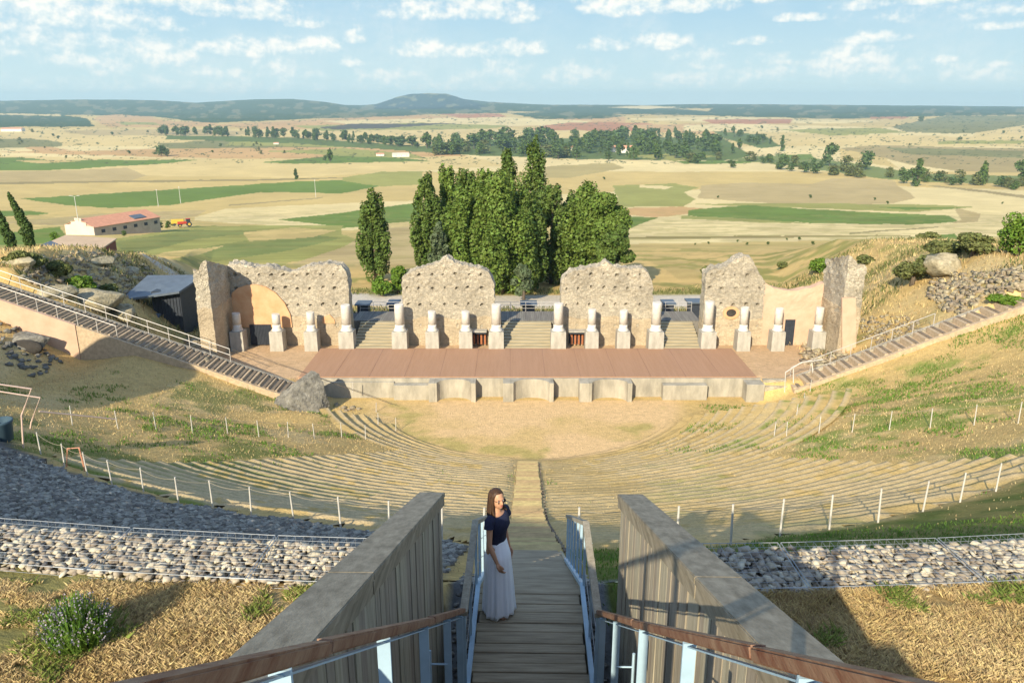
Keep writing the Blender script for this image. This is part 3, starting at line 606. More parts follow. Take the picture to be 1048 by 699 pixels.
def masonry(name, label, px0, px1, pts, seed, split_py=None, thick=1.5, z0=1.2):
    a = W(px0, 300, YW).x; b = W(px1, 300, YW).x; loc = Vector(((a+b)/2, YW, ZS))
    root = empty(name, (0, 0, 0), label, 'ruined wall', 'ruined stage walls')
    tf = profile(pts, YW); zsplit = ZS+2.5
    low = wall_mesh('lower_masonry', a, b, YW-.06, YW+thick+.02, lambda x: min(zsplit+.15*math.sin(x*1.3+seed), tf(x)-.3), M_lower, root, z0, holes_for(a, b, (ZS+1.7,), 1.15, seed), .07, .15, seed)
    up = wall_mesh('upper_rubble', a+.03, b-.03, YW, YW+thick, tf, M_rubble, root, z0+1.5, holes_for(a, b, (ZS+3.75, ZS+5.35, ZS+6.6), 1.15, seed+1), .15, .12, seed+9)
    return root
w1 = masonry('ruined_wall', 'long masonry wall with salmon plastered arch, left of the tall poplar', 236, 357, [(232,270),(245,270),(262,274),(275,272),(283,276),(300,279),(315,272),(335,270),(348,272),(354,278),(358,292)], 3)
w2 = masonry('ruined_wall', 'masonry wall with rounded ragged top directly in front of the poplar clump', 411, 506, [(409,296),(411,285),(420,278),(433,274),(447,270),(457,263),(466,269),(480,273),(492,275),(500,279),(505,288),(508,300)], 5)
w3 = masonry('ruined_wall', 'masonry wall with small central peak, right of the poplar clump', 574, 669, [(572,300),(575,286),(584,278),(600,275),(613,273),(620,267),(629,274),(645,275),(658,275),(664,279),(668,290),(671,303)], 8)
w4 = masonry('ruined_wall', 'masonry wall with jagged pointed top joined to pale pink plaster curtain', 721, 783, [(718,292),(722,281),(730,275),(742,273),(752,266),(762,262),(770,264),(775,276),(780,284),(785,292)], 13)
# recessed arch of salmon plaster on the first wall: a slab cut as half disc, a hair proud of the stones
def slab_outline(name, pts, Y, th, m, parent):
    P = [W(px, py, Y) for px, py in pts]; b = MB(); n = len(P)
    V = [(p.x, Y, p.z) for p in P]+[(p.x, Y+th, p.z) for p in P]
    b.add(V, [tuple(range(n)), tuple(range(n, 2*n))[::-1]]+[(k, k+n, (k+1) % n+n, (k+1) % n) for k in range(n)]); return b.build(name, m, parent)
slab_outline('plaster_arch', [(237,335),(237,300),(243,295),(252,292),(262,291.5),(272,294),(282,300),(291,310),(297,322),(299,335)], YW-.2, .5, M_plaster, w1)
slab_outline('plaster_patch', [(330,331),(330,325),(337,322),(342,327),(343,331)], YW-.16, .3, M_plaster, w1)
b = MB()
for k in range(14): b.box(W(259,352,YW).x+k*.14, W(259,352,YW).x+k*.14+.10, YW-.30, YW-.26, ZS-.1, ZS+1.9)
b.box(W(258,352,YW).x, W(279,352,YW).x, YW-.25, YW-.15, ZS-.1, ZS+1.85); b.build('dark_gate', M_dark, w1)
# alcoves with red brick between pedestals of the second and third walls
for (wl, pa, pb) in ((w2, 483, 498), (w3, 582, 598)):
    b = MB(); xa, xb = W(pa, 350, YW).x, W(pb, 350, YW).x; b.box(xa, xb, YW-.9, YW-.1, ZS+1.15, ZS+1.3); b.box(xa, xb, YW-.2, YW-.1, ZS, ZS+1.15); b.build('dark_alcove', M_dark, wl)
    b = MB(); b.box(xa-.05, xb+.05, YW-1.0, YW-.1, ZS+1.3, ZS+1.42, bev=.02); b.build('alcove_lintel', M_pedestal, wl)
    b = MB()
    for k in range(4): b.box(xa+.15+k*.34, xa+.33+k*.34, YW-.5, YW-.22, ZS, ZS+.95, bev=.02)
    b.build('brick_pier', mat('red_brick', (.34, .13, .06), .9, .2, 8, .3), wl)
# round opening in wall 4
b = MB(); c = W(748, 320, YW); ring = []
for a in range(24):
    t = 2*math.pi*a/24
    ring.append((c.x+math.cos(t)*.78, c.z+math.sin(t)*.62))
b2 = MB(); n = 24
V = [(p[0], YW-.17, p[1]) for p in ring]+[(c.x+(p[0]-c.x)*.6, YW-.17, c.z+(p[1]-c.z)*.6) for p in ring]+[(c.x+(p[0]-c.x)*.6, YW+.1, c.z+(p[1]-c.z)*.6) for p in ring]+[(p[0], YW+.1, p[1]) for p in ring]
b2.add(V, [(k, (k+1) % n, (k+1) % n+n, k+n) for k in range(n)]+[(k+n, (k+1) % n+n, (k+1) % n+2*n, k+2*n) for k in range(n)]+[((k+1) % n, k, k+3*n, (k+1) % n+3*n) for k in range(n)]); b2.build('brick_ring', M_plaster, w4)
b2 = MB(); b2.add([(c.x+(p[0]-c.x)*.62, YW-.09, c.z+(p[1]-c.z)*.62) for p in ring], [tuple(range(n))]); b2.build('opening', M_soil_and_shade, w4)
# plaster curtain
pc = tag(wall_mesh('plaster_curtain', W(781,300,YW).x, W(846,300,YW).x, YW+.05, YW+.9, profile([(778,288),(784,290),(790,294),(800,297),(812,298),(822,296),(834,294),(842,290),(848,290)], YW), M_pink, None, 1.2, (), .05, .25, 21), 'low pale pink plaster wall with sagging top between two rubble masses', 'wall')
b = MB(); xa, xb = W(802,345,YW).x, W(812,345,YW).x; b.box(xa, xb, YW-.06, YW-.01, ZS-.2, ZS+2.3)
for k in range(5): b.box(xa+.06+k*.2, xa+.10+k*.2, YW-.10, YW-.07, ZS-.2, ZS+2.3)
b.build('metal_door', M_dark, pc)
# projecting end walls
t1 = empty('end_wall', (0, 0, 0), 'tall projecting rubble pier at the left end of the stage ruin', 'ruined wall', 'projecting end piers')
xa = W(205, 340, 66).x; xb = W(219.5, 340, 66).x
wall_mesh('lower_masonry', xa-.05, xb+.05, 65.95, 71.2, lambda x: ZS+4.6+.2*math.sin(x*3), M_lower, t1, .5, (), .10, .17, 31)
wall_mesh('upper_rubble', xa, xb, 66, 71.2, profile([(203,276),(206,270),(211,267),(216,267),(221,270)], 66), M_rubble, t1, 3.5, (), .17, .14, 33, ydrop=.30)
t2 = empty('end_wall', (0, 0, 0), 'tall round-topped rubble pier at the right end of the stage ruin', 'ruined wall', 'projecting end piers')
xa = W(859, 340, 66.5).x; xb = W(878, 340, 66.5).x
wall_mesh('upper_rubble', xa, xb, 66.5, 71.3, profile([(857,275),(860,268),(864,263),(869,261),(874,264),(878,271)], 66.5), M_rubble, t2, 4.5, (), .17, .14, 35, ydrop=.27)
wall_mesh('lower_masonry', xa-.04, xb-.05, 66.42, 71.2, lambda x: ZS+4.7+.2*math.sin(x*3), M_lower, t2, .8, (), .10, .17, 36)
slab_outline('plaster_panel', [(862,362),(862,305),(876,305),(876,362)], 66.25, .25, M_pink, t2)

# ------------------------------------------------------------------ columns on pedestals (16)
YC = 69.5
COLS = [(245,331.5,320,'s'),(285,331,321,'s'),(320,331,319,'s'),(356,333,311.5,'t'),(410,333,311,'t'),(443,331,318,'s'),(477,331,318,'s'),(508,333,311,'t'),(571,333,310,'t'),(605,331,316,'s'),(637,331,317,'s'),(670,333,309,'t'),(723,333,308,'t'),(759,331,314,'s'),(794,331,315,'s'),(835,331,314,'s')]
desc = ['first short white column from the left, beside the left end pier', 'second short white column, in front of the salmon arch', 'third short white column, right of the salmon arch', 'tall white column at the left edge of the left timber steps',
 'tall white column at the right edge of the left timber steps', 'short white column in front of the left half of the wall before the poplars', 'short white column in front of the right half of the wall before the poplars', 'tall white column at the left edge of the middle timber steps',
 'tall white column at the right edge of the middle timber steps', 'short white column in front of the left half of the small-peaked wall', 'short white column in front of the right half of the small-peaked wall', 'tall white column at the left edge of the right timber steps',
 'tall white column at the right edge of the right timber steps', 'short white column in front of the jagged wall with round opening', 'short white column left of the dark metal door in the pink wall', 'squat white column beside the right end pier']
rc = random.Random(4)
for k, (px, pyb, pyt, kind) in enumerate(COLS):
    p = W(px, 354, YC); root = empty('column', (p.x, YC, ZS-.05), desc[k], 'column', 'white columns on pedestals')
    hp = 1.72; w = .71 if kind == 't' else .62; b = MB()
    V = []
    for (z, ww) in ((-.3, w*1.0), (hp-.05, w*.96), (hp, w*.93)):
        V += [(-ww, -ww, z), (ww, -ww, z), (ww, ww, z), (-ww, ww, z)]
    b.add(V, [(0,1,5,4),(1,2,6,5),(2,3,7,6),(3,0,4,7),(4,5,9,8),(5,6,10,9),(6,7,11,10),(7,4,8,11),(8,9,10,11)]); b.build('pedestal', M_pedestal, root)
    top = W(px, pyt, YC).z-ZS; rr = .45 if kind == 't' else .385
    b = MB(); b.lathe([(.63*rr/.5, hp), (.65*rr/.5, hp+.07), (.61*rr/.5, hp+.12), (.55*rr/.5, hp+.14), (.58*rr/.5, hp+.19), (.54*rr/.5, hp+.24), (rr*1.02, hp+.27), (rr*1.0, hp+.34), (rr*.99, hp+.6)], 28); b.build('base', M_column, root, True)
    b = MB(); pr = [(rr*.985, hp+.55), (rr*.96, top-.25), (rr*.95, top-.04), (rr*.91, top)]; b.lathe(pr, 28)
    tilt = rc.uniform(-.14, .14) if kind == 's' else 0
    b.V = [(v[0], v[1], v[2]+(v[0]*tilt if v[2] > top-.4 else 0)) for v in b.V]; b.build('shaft', M_column, root, True)
    for f_ in root.children:
        if f_.name.startswith(('base', 'shaft')):
            for q in f_.data.polygons:
                if len(q.vertices) > 4: q.use_smooth = False

# ------------------------------------------------------------------ timber steps between the tall columns, decks, bench boxes
def timber_steps(pxa, pxb, label, gl):
    xa, xb = W(pxa, 345, YC).x+.45, W(pxb, 345, YC).x-.45; root = empty('stage_steps', ((xa+xb)/2, YC, ZS), label, 'steps', 'timber steps between tall columns'); hw = (xb-xa)/2
    n = 9
    for k in range(n):
        b = MB(); z = .15*(k+1)
        for q in range(3): b.box(-hw, hw, -.4+.52*k+q*.17, -.4+.52*k+.16+q*.17, z-.15, z-.002*(q % 2), bev=.01)
        b.build('step', M_paleplank, root)
    y0 = -.4+.52*n; z = .15*n+.08; b = MB(); x = -hw-.8
    while x < hw+.7: b.box(x, x+.17, y0, y0+3.6, z-.06, z, bev=.008); x += .185
    b.box(-hw-.8, hw+.8, y0+.05, y0+3.5, -.4, z-.08); b.build('deck', M_greyplank, root)
    b = MB()
    for (xx) in np.linspace(-hw-.7, hw+.7, 5): b.tube([(xx, y0+3.45, z), (xx, y0+3.45, z+1.0)], .025, 6)
    for zz in (.35, .68, 1.0): b.tube([(-hw-.7, y0+3.45, z+zz), (hw+.7, y0+3.45, z+zz)], .018, 6)
    b.build('railing', M_rail, root)
    return root
timber_steps(356, 410, 'left flight of pale timber steps, nearest the salmon arch wall', 0)
timber_steps(508, 571, 'middle flight of pale timber steps, below the poplars', 1)
timber_steps(670, 723, 'right flight of pale timber steps, next to the jagged wall', 2)
for k, (px, py, w_, lab) in enumerate([(372,309,1.5,'small dark bench box at the left, behind the left timber steps'),(403,308,1.2,'small dark bench box behind the tall column of the left steps'),(541,309,1.7,'dark bench box behind the middle timber steps'),(684,308,1.3,'dark bench box behind the left side of the right steps'),(712,307,1.9,'widest dark bench box, behind the right timber steps')]):
    p = W(px, py, 84); g_ = gz(p.x, 84); root = empty('bench_box', (p.x, 84, g_), lab, 'bench', 'dark bench boxes behind the stage'); h = p.z-g_
    b = MB(); b.box(-w_/2*.8, w_/2*.8, -.7, .7, 0, h-.25, bev=.03); b.build('body', M_dark, root)
    b = MB(); b.box(-w_/2*1.1, w_/2*1.1, -1.0, 1.0, h-.22, h-.05, bev=.02); b.build('top', M_darktop, root)

# ------------------------------------------------------------------ stage platform
XL, XR = -17.7, 20.3
st = empty('stage', (0, 0, 0), 'wide reddish-brown boarded stage in front of the columns', 'stage')
b = MB(); b.box(XL, XR, 61.15, 69.0, 1.2, ZS+.10); b.build('platform', M_deckred, st)
b = MB()
for k in range(1, 13): x = XL+(XR-XL)*k/13; b.box(x-.01, x+.01, 61.2, 68.9, ZS+.104, ZS+.108)
b.build('board_joint', mat('joint', (.20, .11, .08), .9), st)
fw = empty('front_wall', (0, 0, 0), 'low concrete front wall of the stage with rounded and square niches', 'wall')
def fx(px): return W(px, 392, 61).x
secs = [(318,404,'w'),(404,440,'B'),(440,446,'p'),(446,485,'a'),(485,487.5,'p'),(487.5,515,'r'),(515,523,'p'),(523,564,'a'),(564,566,'p'),(566,592,'r'),(592,602,'p'),(602,643,'a'),(643,645,'p'),(645,677,'r'),(677,722,'B'),(722,760,'r'),(760,778,'b'),(779,803,'k')]
zt = ZS+.03
b = MB(); b.box(fx(318), fx(778), 60.95, 61.145, -.3, zt-.01); b.build('back_wall', M_conc, fw)
for (a, c_, kd) in secs:
    x0, x1 = fx(a), fx(c_); b = MB()
    if kd == 'p': b.box(x0, x1, 59.75, 60.94, -.3, zt-.004, bev=.015); b.build('pier', M_conc, fw)
    elif kd == 'B': b.box(x0, x1, 60.2, 60.94, -.3, zt-.35, bev=.02); b.build('block', M_conc, fw)
    elif kd == 'b': b.box(x0, x1, 59.75, 60.94, -.3, zt-.12, bev=.02); b.build('block', M_conc, fw)
    elif kd == 'k': b.box(x0, x1, 60.2, 60.6, -.3, 1.2, bev=.02); b.box(x0, x1, 60.6, 61.0, -.3, 1.62, bev=.02); b.build('rough_kerb', M_rubble, fw)
    elif kd == 'w': b.box(x0, x1, 60.7, 60.94, -.3, zt-.25, bev=.02); b.build('parapet', M_conc, fw)
    elif kd == 'a':
        n = 18; inner = []
        for k in range(n+1):
            t = math.pi*k/n; inner.append(((x0+x1)/2-math.cos(t)*(x1-x0)/2*.88, 59.76+math.sin(t)*1.0))
        pts = [(x1-.003, 59.76), (x1-.003, 60.94), (x0+.003, 60.94), (x0+.003, 59.76)]+inner
        # strip build: curved face + top quads
        V = []; F = []
        for (ix, iy) in inner: V += [(ix, iy, -.3), (ix, iy, zt-.002), (ix, 60.94, zt-.002)]
        for k in range(n): F += [(3*k, 3*k+3, 3*k+4, 3*k+1), (3*k+1, 3*k+4, 3*k+5, 3*k+2)]
        for (xe, k) in ((x0+.003, 0), (x1-.003, n)):
            m_ = len(V); V += [(xe, 59.76, -.3), (xe, 59.76, zt-.002), (xe, 60.94, zt-.002)]; F += [(m_, 3*k, 3*k+1, m_+1), (m_+1, 3*k+1, 3*k+2, m_+2)]
        b.add(V, F); b.build('round_niche', M_conc, fw)
# thin metal rods lying over the stage edge
for px in (455, 489, 522, 562, 601, 639, 683, 728, 757):
    pass

# ------------------------------------------------------------------ central stone stair down the seating
def central():
    b = MB(); r = 51.0 - 12.6 - 12 + 12
    y = 12.9; bl = MB()
    while y < 46.6:
        rr = CY-y; z = rake(rr)-.02; cx_ = .04+.0216*y
        jx = random.uniform(-.04, .04); b.box(cx_-.64+jx, cx_+.64+jx, y, y+.44, z-.5, z-random.uniform(0, .03))
        if int(y/.43) % 2 == 0: bl.box(cx_+.70, cx_+.77, y+.05, y+.16, z-.3, z+.05)
        y += .43
    o = b.build('seating_stairway', M_stair); tag(o, 'straight central stairway of worn pale steps through the seating', 'stairway')
    bl.build('edge_stones', M_sleeper, o)['kind'] = 'stuff'
central()

# ------------------------------------------------------------------ side staircases on the ends of the seating
def side_stair(name, pa, pb, Ya, Yb, width, n, label, sgn, ground_off=0, wall=True):
    a = W(*pa, Ya); c = W(*pb, Yb); root = empty(name, (0, 0, 0), label, 'staircase', 'timber-edged side staircases'); d = c-a
    for k in range(n):
        t = (k+.5)/n; p = a+d*t; run = abs(d.x)/n; M = Matrix.Translation(p) @ Matrix.Rotation(random.uniform(-.03, .03), 4, 'Z'); b = MB()
        b.box(-.14, .14, 0, width, -.22, .0, bev=.02, M=M); b.build('sleeper', M_sleeper, root)
    b = MB(); V = []
    for k in range(n):
        p0 = a+d*(k/n); p1 = a+d*((k+1)/n); z = min(p0.z, p1.z)-.02+abs(d.z)/n*.35; z = (p0.z+p1.z)/2-.09
        b.box(min(p0.x, p1.x), max(p0.x, p1.x), p0.y+.06, p0.y+width-.06, z-.5, z)
    b.build('step_fill', M_stepfill, root)
    b = MB(); nrm = .3
    for yy in (0, width-.25):
        A = a+Vector((0, yy, 0)); Bq = c+Vector((0, yy, 0)); V = [A+Vector((0, 0, .02)), A+Vector((0, .25, .02)), Bq+Vector((0, .25, .02)), Bq+Vector((0, 0, .02))]; V2 = [v+Vector((0, 0, -.6)) for v in V]
    V = []; am_ = a.lerp(c, .30) if wall else c
    if wall:
        b2 = MB(); V2 = []
        for P in (am_+Vector((.005, 0, 0)), c): V2 += [P+Vector((0, -.22, -.06)), P+Vector((0, .0, -.06)), P+Vector((0, -.22, -3.6)), P+Vector((0, .0, -3.6))]
        b2.add(V2, [(0,1,5,4),(0,4,6,2),(1,3,7,5),(0,2,3,1),(4,5,7,6)]); b2.build('kerb', M_stepfill, root)
    for P in (a, am_): V += [P+Vector((0, -.3, -.02)), P+Vector((0, .0, -.02)), P+Vector((0, -.3, -5.2)), P+Vector((0, .0, -5.2))]
    b.add(V, [(0,1,5,4),(0,4,6,2),(1,3,7,5),(0,2,3,1),(4,5,7,6)]); b.build('kerb' if not wall else 'plaster_wall', M_pink if wall else M_stepfill, root)
    V = []; b = MB()
    for P in (a, c): V += [P+Vector((0, width, -.05)), P+Vector((0, width+.4, -.05)), P+Vector((0, width, -6)), P+Vector((0, width+.4, -6))]
    b.add(V, [(0,1,5,4),(0,4,6,2),(1,3,7,5),(0,2,3,1),(4,5,7,6)]); b.build('back_wall', M_rubble, root)
    return a, c, root
ls = side_stair('side_staircase', (-30, 295), (318, 412), 57.0, 57.6, 2.5, 38, 'left staircase of dark timber sleepers above a pink plastered wall', 1)
rs_ = side_stair('side_staircase', (1090, 296), (812, 398), 58.2, 59.6, 2.0, 20, 'right staircase of widely spaced timber sleepers climbing the grassy bank', -1, wall=False)
def railing(name, pts, h, rails, m, label, cat='railing', rad=.03, every=1, group=None):
    root = empty(name, (0, 0, 0), label, cat, group)
    for k, p in enumerate(pts):
        if k % every == 0: b = MB(); b.tube([p-Vector((0, 0, .2)), p+Vector((0, 0, h))], rad, 7); b.build('post', m, root)
    for f in rails: b = MB(); b.tube([p+Vector((0, 0, h*f)) for p in pts], rad*.9, 7); b.build('rail', m, root)
    return root
a, c, _ = ls
pts = [a.lerp(c, t)+Vector((0, 2.6, 0)) for t in np.linspace(.02, .72, 12)]
railing('metal_railing', pts, 1.05, (.5, 1), M_rail, 'long pale metal railing along the back of the left staircase')
pts = [a.lerp(c, t)+Vector((0, -.1, 0)) for t in np.linspace(.02, .42, 8)]
railing('metal_railing', pts, 1.0, (.96,), M_rail, 'short pale metal railing on the near side of the left staircase')
a, c, _ = rs_
pts = [a.lerp(c, t)+Vector((0, 2.05, 0)) for t in np.linspace(.42, .98, 8)]
railing('metal_railing', pts, 1.0, (1,), M_rail, 'thin metal railing along the right staircase near the end pier')
# ------------------------------------------------------------------ vegetation
M_poplar = mat('poplar_leaf', (.07, .12, .024), .6, .3, .35, 0, col2=(.155, .215, .045), island=.32, translucent=.25, spec=.25)
M_poplar2 = mat('poplar_leaf_bright', (.10, .16, .028), .6, .3, .35, 0, col2=(.19, .265, .05), island=.3, translucent=.28, spec=.25)
M_silver = mat('silvery_leaf', (.11, .145, .07), .6, .2, .5, 0, island=.25, translucent=.2)
M_dleaf = mat('dark_green_leaf', (.065, .11, .03), .7, .3, .2, 0, col2=(.12, .175, .05), island=.3, translucent=.15)
M_bush = mat('bright_bush_leaf', (.10, .19, .02), .6, .3, 1.2, 0, col2=(.17, .26, .03), island=.3, translucent=.3)
M_shrub = mat('olive_shrub_leaf', (.10, .12, .035), .7, .3, 1.2, 0, col2=(.18, .19, .06), island=.3, translucent=.2)
M_cyp = mat('cypress_leaf', (.05, .09, .02), .7, .3, 1.2, 0, col2=(.09, .14, .03), island=.3, translucent=.15)
def leafcloud(centers, radii, n, size, rng, up=.3, elong=1.0):
    """n leaf cards spread through clump ellipsoids"""
    c = np.asarray(centers); r = np.asarray(radii); w = (r[:, 0]*r[:, 2]); w = w/w.sum(); k = rng.choice(len(c), n, p=w)
    d = rng.normal(size=(n, 3)); d /= np.linalg.norm(d, axis=1)[:, None]; rad = rng.uniform(.55, 1.06, n)**.6
    p = c[k]+d*r[k]*rad[:, None]
    nrm = d*.8+rng.normal(size=(n, 3))*.55; nrm[:, 2] += up; nrm /= np.linalg.norm(nrm, axis=1)[:, None]
    t = np.cross(nrm, rng.normal(size=(n, 3))); t /= np.linalg.norm(t, axis=1)[:, None]; bt = np.cross(nrm, t)
    s = size*rng.uniform(.6, 1.4, n)[:, None]
    V = np.stack([p-t*s*.5*elong, p-bt*s*.42, p+t*s*.55*elong, p+bt*s*.42], 1).reshape(-1, 3)
    V[2::4] += nrm*s*-.18
    return V, np.arange(n*4).reshape(n, 4)
def tree(name, x, y, h, wd, kind, label, m, nleaf, size, seed, group=None, z=None, trunkh=.12, cat='tree', lean=0):
    rng = np.random.default_rng(seed); z = gz(x, y) if z is None else z
    root = empty(name, (x, y, z), label, cat, group)
    cs = []; rs = []
    if kind == 'poplar':
        nb = int(60+h*3.2)
        for i in range(nb):
            t = rng.uniform(0, 1)**.85; zz = h*(trunkh*.5+(1-trunkh*.5-.05)*t); prof = (min(1, (t+.16)*2.6)**.6)*(1-t**3.6*.72); a = rng.uniform(0, 6.28); rr = wd*prof*rng.uniform(.2, .95)
            cs.append((math.cos(a)*rr, math.sin(a)*rr, zz)); q = wd*rng.uniform(.10, .34)*(.45+.55*prof); rs.append((q, q, q*rng.uniform(1.6, 3.6)))
    elif kind == 'column':
        for i in range(20):
            t = i/19; w_ = wd*(.7+.3*math.sin(t*3))*(1-t**2*.75); cs.append((rng.normal()*wd*.12+lean*h*t**1.6, rng.normal()*wd*.12, h*(.06+.9*t))); rs.append((w_, w_, h*.075))
    else:
        nb = 24 if kind == 'round' else 16
        for i in range(nb):
            a = rng.uniform(0, 6.28); t = rng.uniform(0, 1); rr = wd*(.25+.5*rng.uniform())*math.sin(math.pi*(.2+.7*t)); cs.append((math.cos(a)*rr, math.sin(a)*rr, h*(trunkh+.12+(.80-trunkh)*t))); q = wd*rng.uniform(.28, .5); rs.append((q, q, min(q, h*.22)*rng.uniform(.7, 1.1)))
    V, F = leafcloud(cs, rs, nleaf, size, rng)
    V = V[:]; F = F[(V[F].mean(1)[:, 2] > .1)]
    mesh('crown', V, F, m, root)
    b = MB(); b.tube([(0, 0, -.4), (wd*.03, 0, h*.3), (-wd*.02+lean*h*.4, 0, h*.62), (lean*h*.9, 0, h*.9)], [wd*.11+.05, wd*.08+.03, wd*.05, wd*.015], 8)
    for i in range(min(12, nleaf//400)):
        c = cs[i % len(cs)]; z0 = max(.05*h, c[2]-h*.12); b.tube([(lean*h*.3*(z0/h), 0, z0), (c[0]*.6, c[1]*.6, (z0+c[2])/2+.1), tuple(c)], [wd*.035+.01, wd*.022, .01], 5)
    b.build('trunk', M_bark, root, True)
    return root
PG = 'poplars behind the stage wall'
def near_tree(px, ytop, hwpx, Y, kind, label, m, n, size, seed, name='poplar_tree', group=PG, **kw):
    p = W(px, ytop, Y); g_ = gz(p.x, Y); dep = Y*FW[1]+(p.z-CAMZ)*FW[2]; return tree(name, p.x, Y, p.z-g_, hwpx/FPX*dep, kind, label, m, n, size, seed, group, **kw)
near_tree(380,192,17,118,'poplar','lone slim poplar standing left of the big poplar clump',M_poplar,12150,.37,1)
near_tree(437,178,18,116,'poplar','leftmost slim poplar of the big clump',M_poplar,12150,.37,2)
near_tree(458,170,19,121,'poplar','poplar second from the left in the clump, pointed top',M_poplar2,12150,.37,3)
near_tree(476,171,20,113,'poplar','third poplar from the left in the clump',M_poplar,12825,.37,4)
near_tree(495,173,24,109,'poplar','broad mid-height poplar in the middle left of the clump',M_poplar2,16200,.37,5)
near_tree(519,150,17,127,'poplar','second tallest poplar, rising behind the middle of the clump',M_poplar,11475,.37,6)
near_tree(546,143,20,125,'poplar','tallest poplar of the clump, thin crown with gaps',M_poplar,10800,.37,7)
near_tree(512,182,34,104,'poplar','wide bushy poplar at the front centre of the clump',M_poplar2,26000,.36,8)
near_tree(474,200,27,104,'poplar','broad leafy poplar at the front left of the clump',M_poplar2,19000,.36,18)
near_tree(538,198,24,107,'poplar','leafy poplar right of the wide bushy one',M_poplar,15000,.38,19)
near_tree(566,190,24,114,'poplar','poplar just right of the clump centre, behind the shaded gap',M_poplar,14000,.38,9)
near_tree(586,200,19,119,'poplar','narrow dark poplar at the right of the main clump',M_poplar,9500,.38,10)
near_tree(603,190,27,110,'poplar','left one of the bright green trees at the right end of the clump',M_poplar2,17000,.36,11)
near_tree(620,194,30,107,'round','bright green tree second from the right end of the clump',M_poplar2,18000,.36,12)
near_tree(631,222,20,104,'round','short green tree at the right end of the clump',M_poplar,9500,.36,13)
near_tree(449,225,11,101,'poplar','small silvery grey-green tree at the lower left of the clump',M_silver,4500,.38,14, name='silver_tree', group=None)
near_tree(536,272,14,98,'bush','grey-green shrub behind the middle timber steps',M_silver,2500,.35,15,name='shrub',group='shrubs behind the stage',cat='shrub')
near_tree(406,272,10,104,'bush','bright green bush left of the poplar clump',M_bush,2500,.35,16,name='bush',group='shrubs behind the stage',cat='bush')
near_tree(390,285,13,102,'bush','low green bush at the foot of the lone poplar',M_bush,1800,.35,17,name='bush',group='shrubs behind the stage',cat='bush')
# cypresses on the left hill, slightly bent
def at_ground_tree(px, pyb, pyt, hwpx, kind, label, m, n, size, seed, name, group, cat, tmin=30, **kw):
    g_ = G(px, pyb, tmin); top = W(px, pyt, g_.y); dep = g_.y*FW[1]+(g_.z-CAMZ)*FW[2]; return tree(name, g_.x, g_.y, max(.4, top.z-g_.z), hwpx/FPX*dep, kind, label, m, n, size, seed, group, z=g_.z, cat=cat, **kw)
for (px, pt, w_, lab, sd) in ((30, 197, .62, 'taller bent cypress on the left hill edge', 21), (10, 208, .58, 'shorter bent cypress at the left picture edge', 22)):
    q = W(px+1, 248, 82); t_ = W(px, pt, 82); g_ = gz(q.x, 82); tree('cypress_tree', q.x, 82, t_.z-g_, w_, 'column', lab, M_cyp, 4500, .24, sd, 'cypresses', z=g_-.1, lean=-.22)
rl_ = random.Random(5)
for k, (px, pb, pt, hw, m, lab) in enumerate([(933,292,262,22,M_shrub,'rounded olive bush left of the pale boulder'),(968,262,247,24,M_shrub,'olive bush behind the pale boulder'),(995,262,240,22,M_shrub,'olive bush left of the bright green tree'),(1040,262,222,26,M_bush,'bright green leafy tree at the right picture edge'),(884,272,262,10,M_shrub,'small bush on the slope behind the right end pier'),
    (838,280,266,12,M_bush,'green bush on the slope behind the pink wall'),(725,284,272,10,M_shrub,'small bush behind the jagged wall'),(950,245,238,12,M_shrub,'low bush at the hill edge, right'),(1032,312,304,20,M_bush,'low leafy green bush above the top of the right staircase'),
    (800,275,268,6,M_shrub,'tiny bush on the slope behind the plaster curtain'),
    (60,283,268,16,M_shrub,'green shrub on top of the left rocky bank'),(85,300,284,16,M_bush,'leafy green shrub on the left rocky bank'),(35,275,262,14,M_shrub,'low shrub at the top left of the rocky bank'),(112,305,292,12,M_shrub,'small shrub beside the dark shed'),(57,250,238,7,M_bush,'round bush beside the pale barn'),
    (20,268,258,14,M_shrub,'low dry shrub near the left cypress')]):
    at_ground_tree(px, pb, pt, hw, 'bush', lab, m, 2600 if hw > 12 else 1100, .27, 40+k, 'bush', 'bushes on the hillsides', 'bush')

# ---- far trees: four prototypes copied
protos = []
for k, (kind, hh, ww, m) in enumerate([('poplar', 1, .17, M_dleaf), ('round', 1, .42, M_dleaf), ('poplar', 1, .26, M_poplar), ('round', 1, .5, M_shrub), ('round', 1, .36, M_poplar)]):
    rng = np.random.default_rng(60+k); cs = []; rs = []
    for i in range(16):
        a = rng.uniform(0, 6.28); t = rng.uniform(0, 1)
        if kind == 'poplar': pf = (min(1, (t+.15)*2.4)**.6)*(1-t**2.4*.85); rr = ww*pf*rng.uniform(.3, .8); cs.append((math.cos(a)*rr, math.sin(a)*rr, .1+.82*t)); q = ww*.4*(.5+.5*pf); rs.append((q, q, q*2))
        else: rr = ww*rng.uniform(.2, .75)*math.sin(math.pi*(.25+.6*t)); cs.append((math.cos(a)*rr, math.sin(a)*rr, .2+.65*t)); q = ww*rng.uniform(.32, .5); rs.append((q, q, q*.8))
    V, F = leafcloud(cs, rs, 520, .11, rng); n = len(V)
    b = MB(); b.tube([(0, 0, -.06), (0, 0, .5)], [.025, .012], 5)
    tv = np.array(b.V); V2 = np.concatenate([V, tv]); Fl = [tuple(f) for f in F]+[tuple(q+n for q in f) for f in b.F]
    o = mesh('far_tree', V2, Fl, mats=[m, M_bark], midx=[0]*len(F)+[1]*len(b.F)); me = o.data; bpy.data.objects.remove(o); protos.append(me)
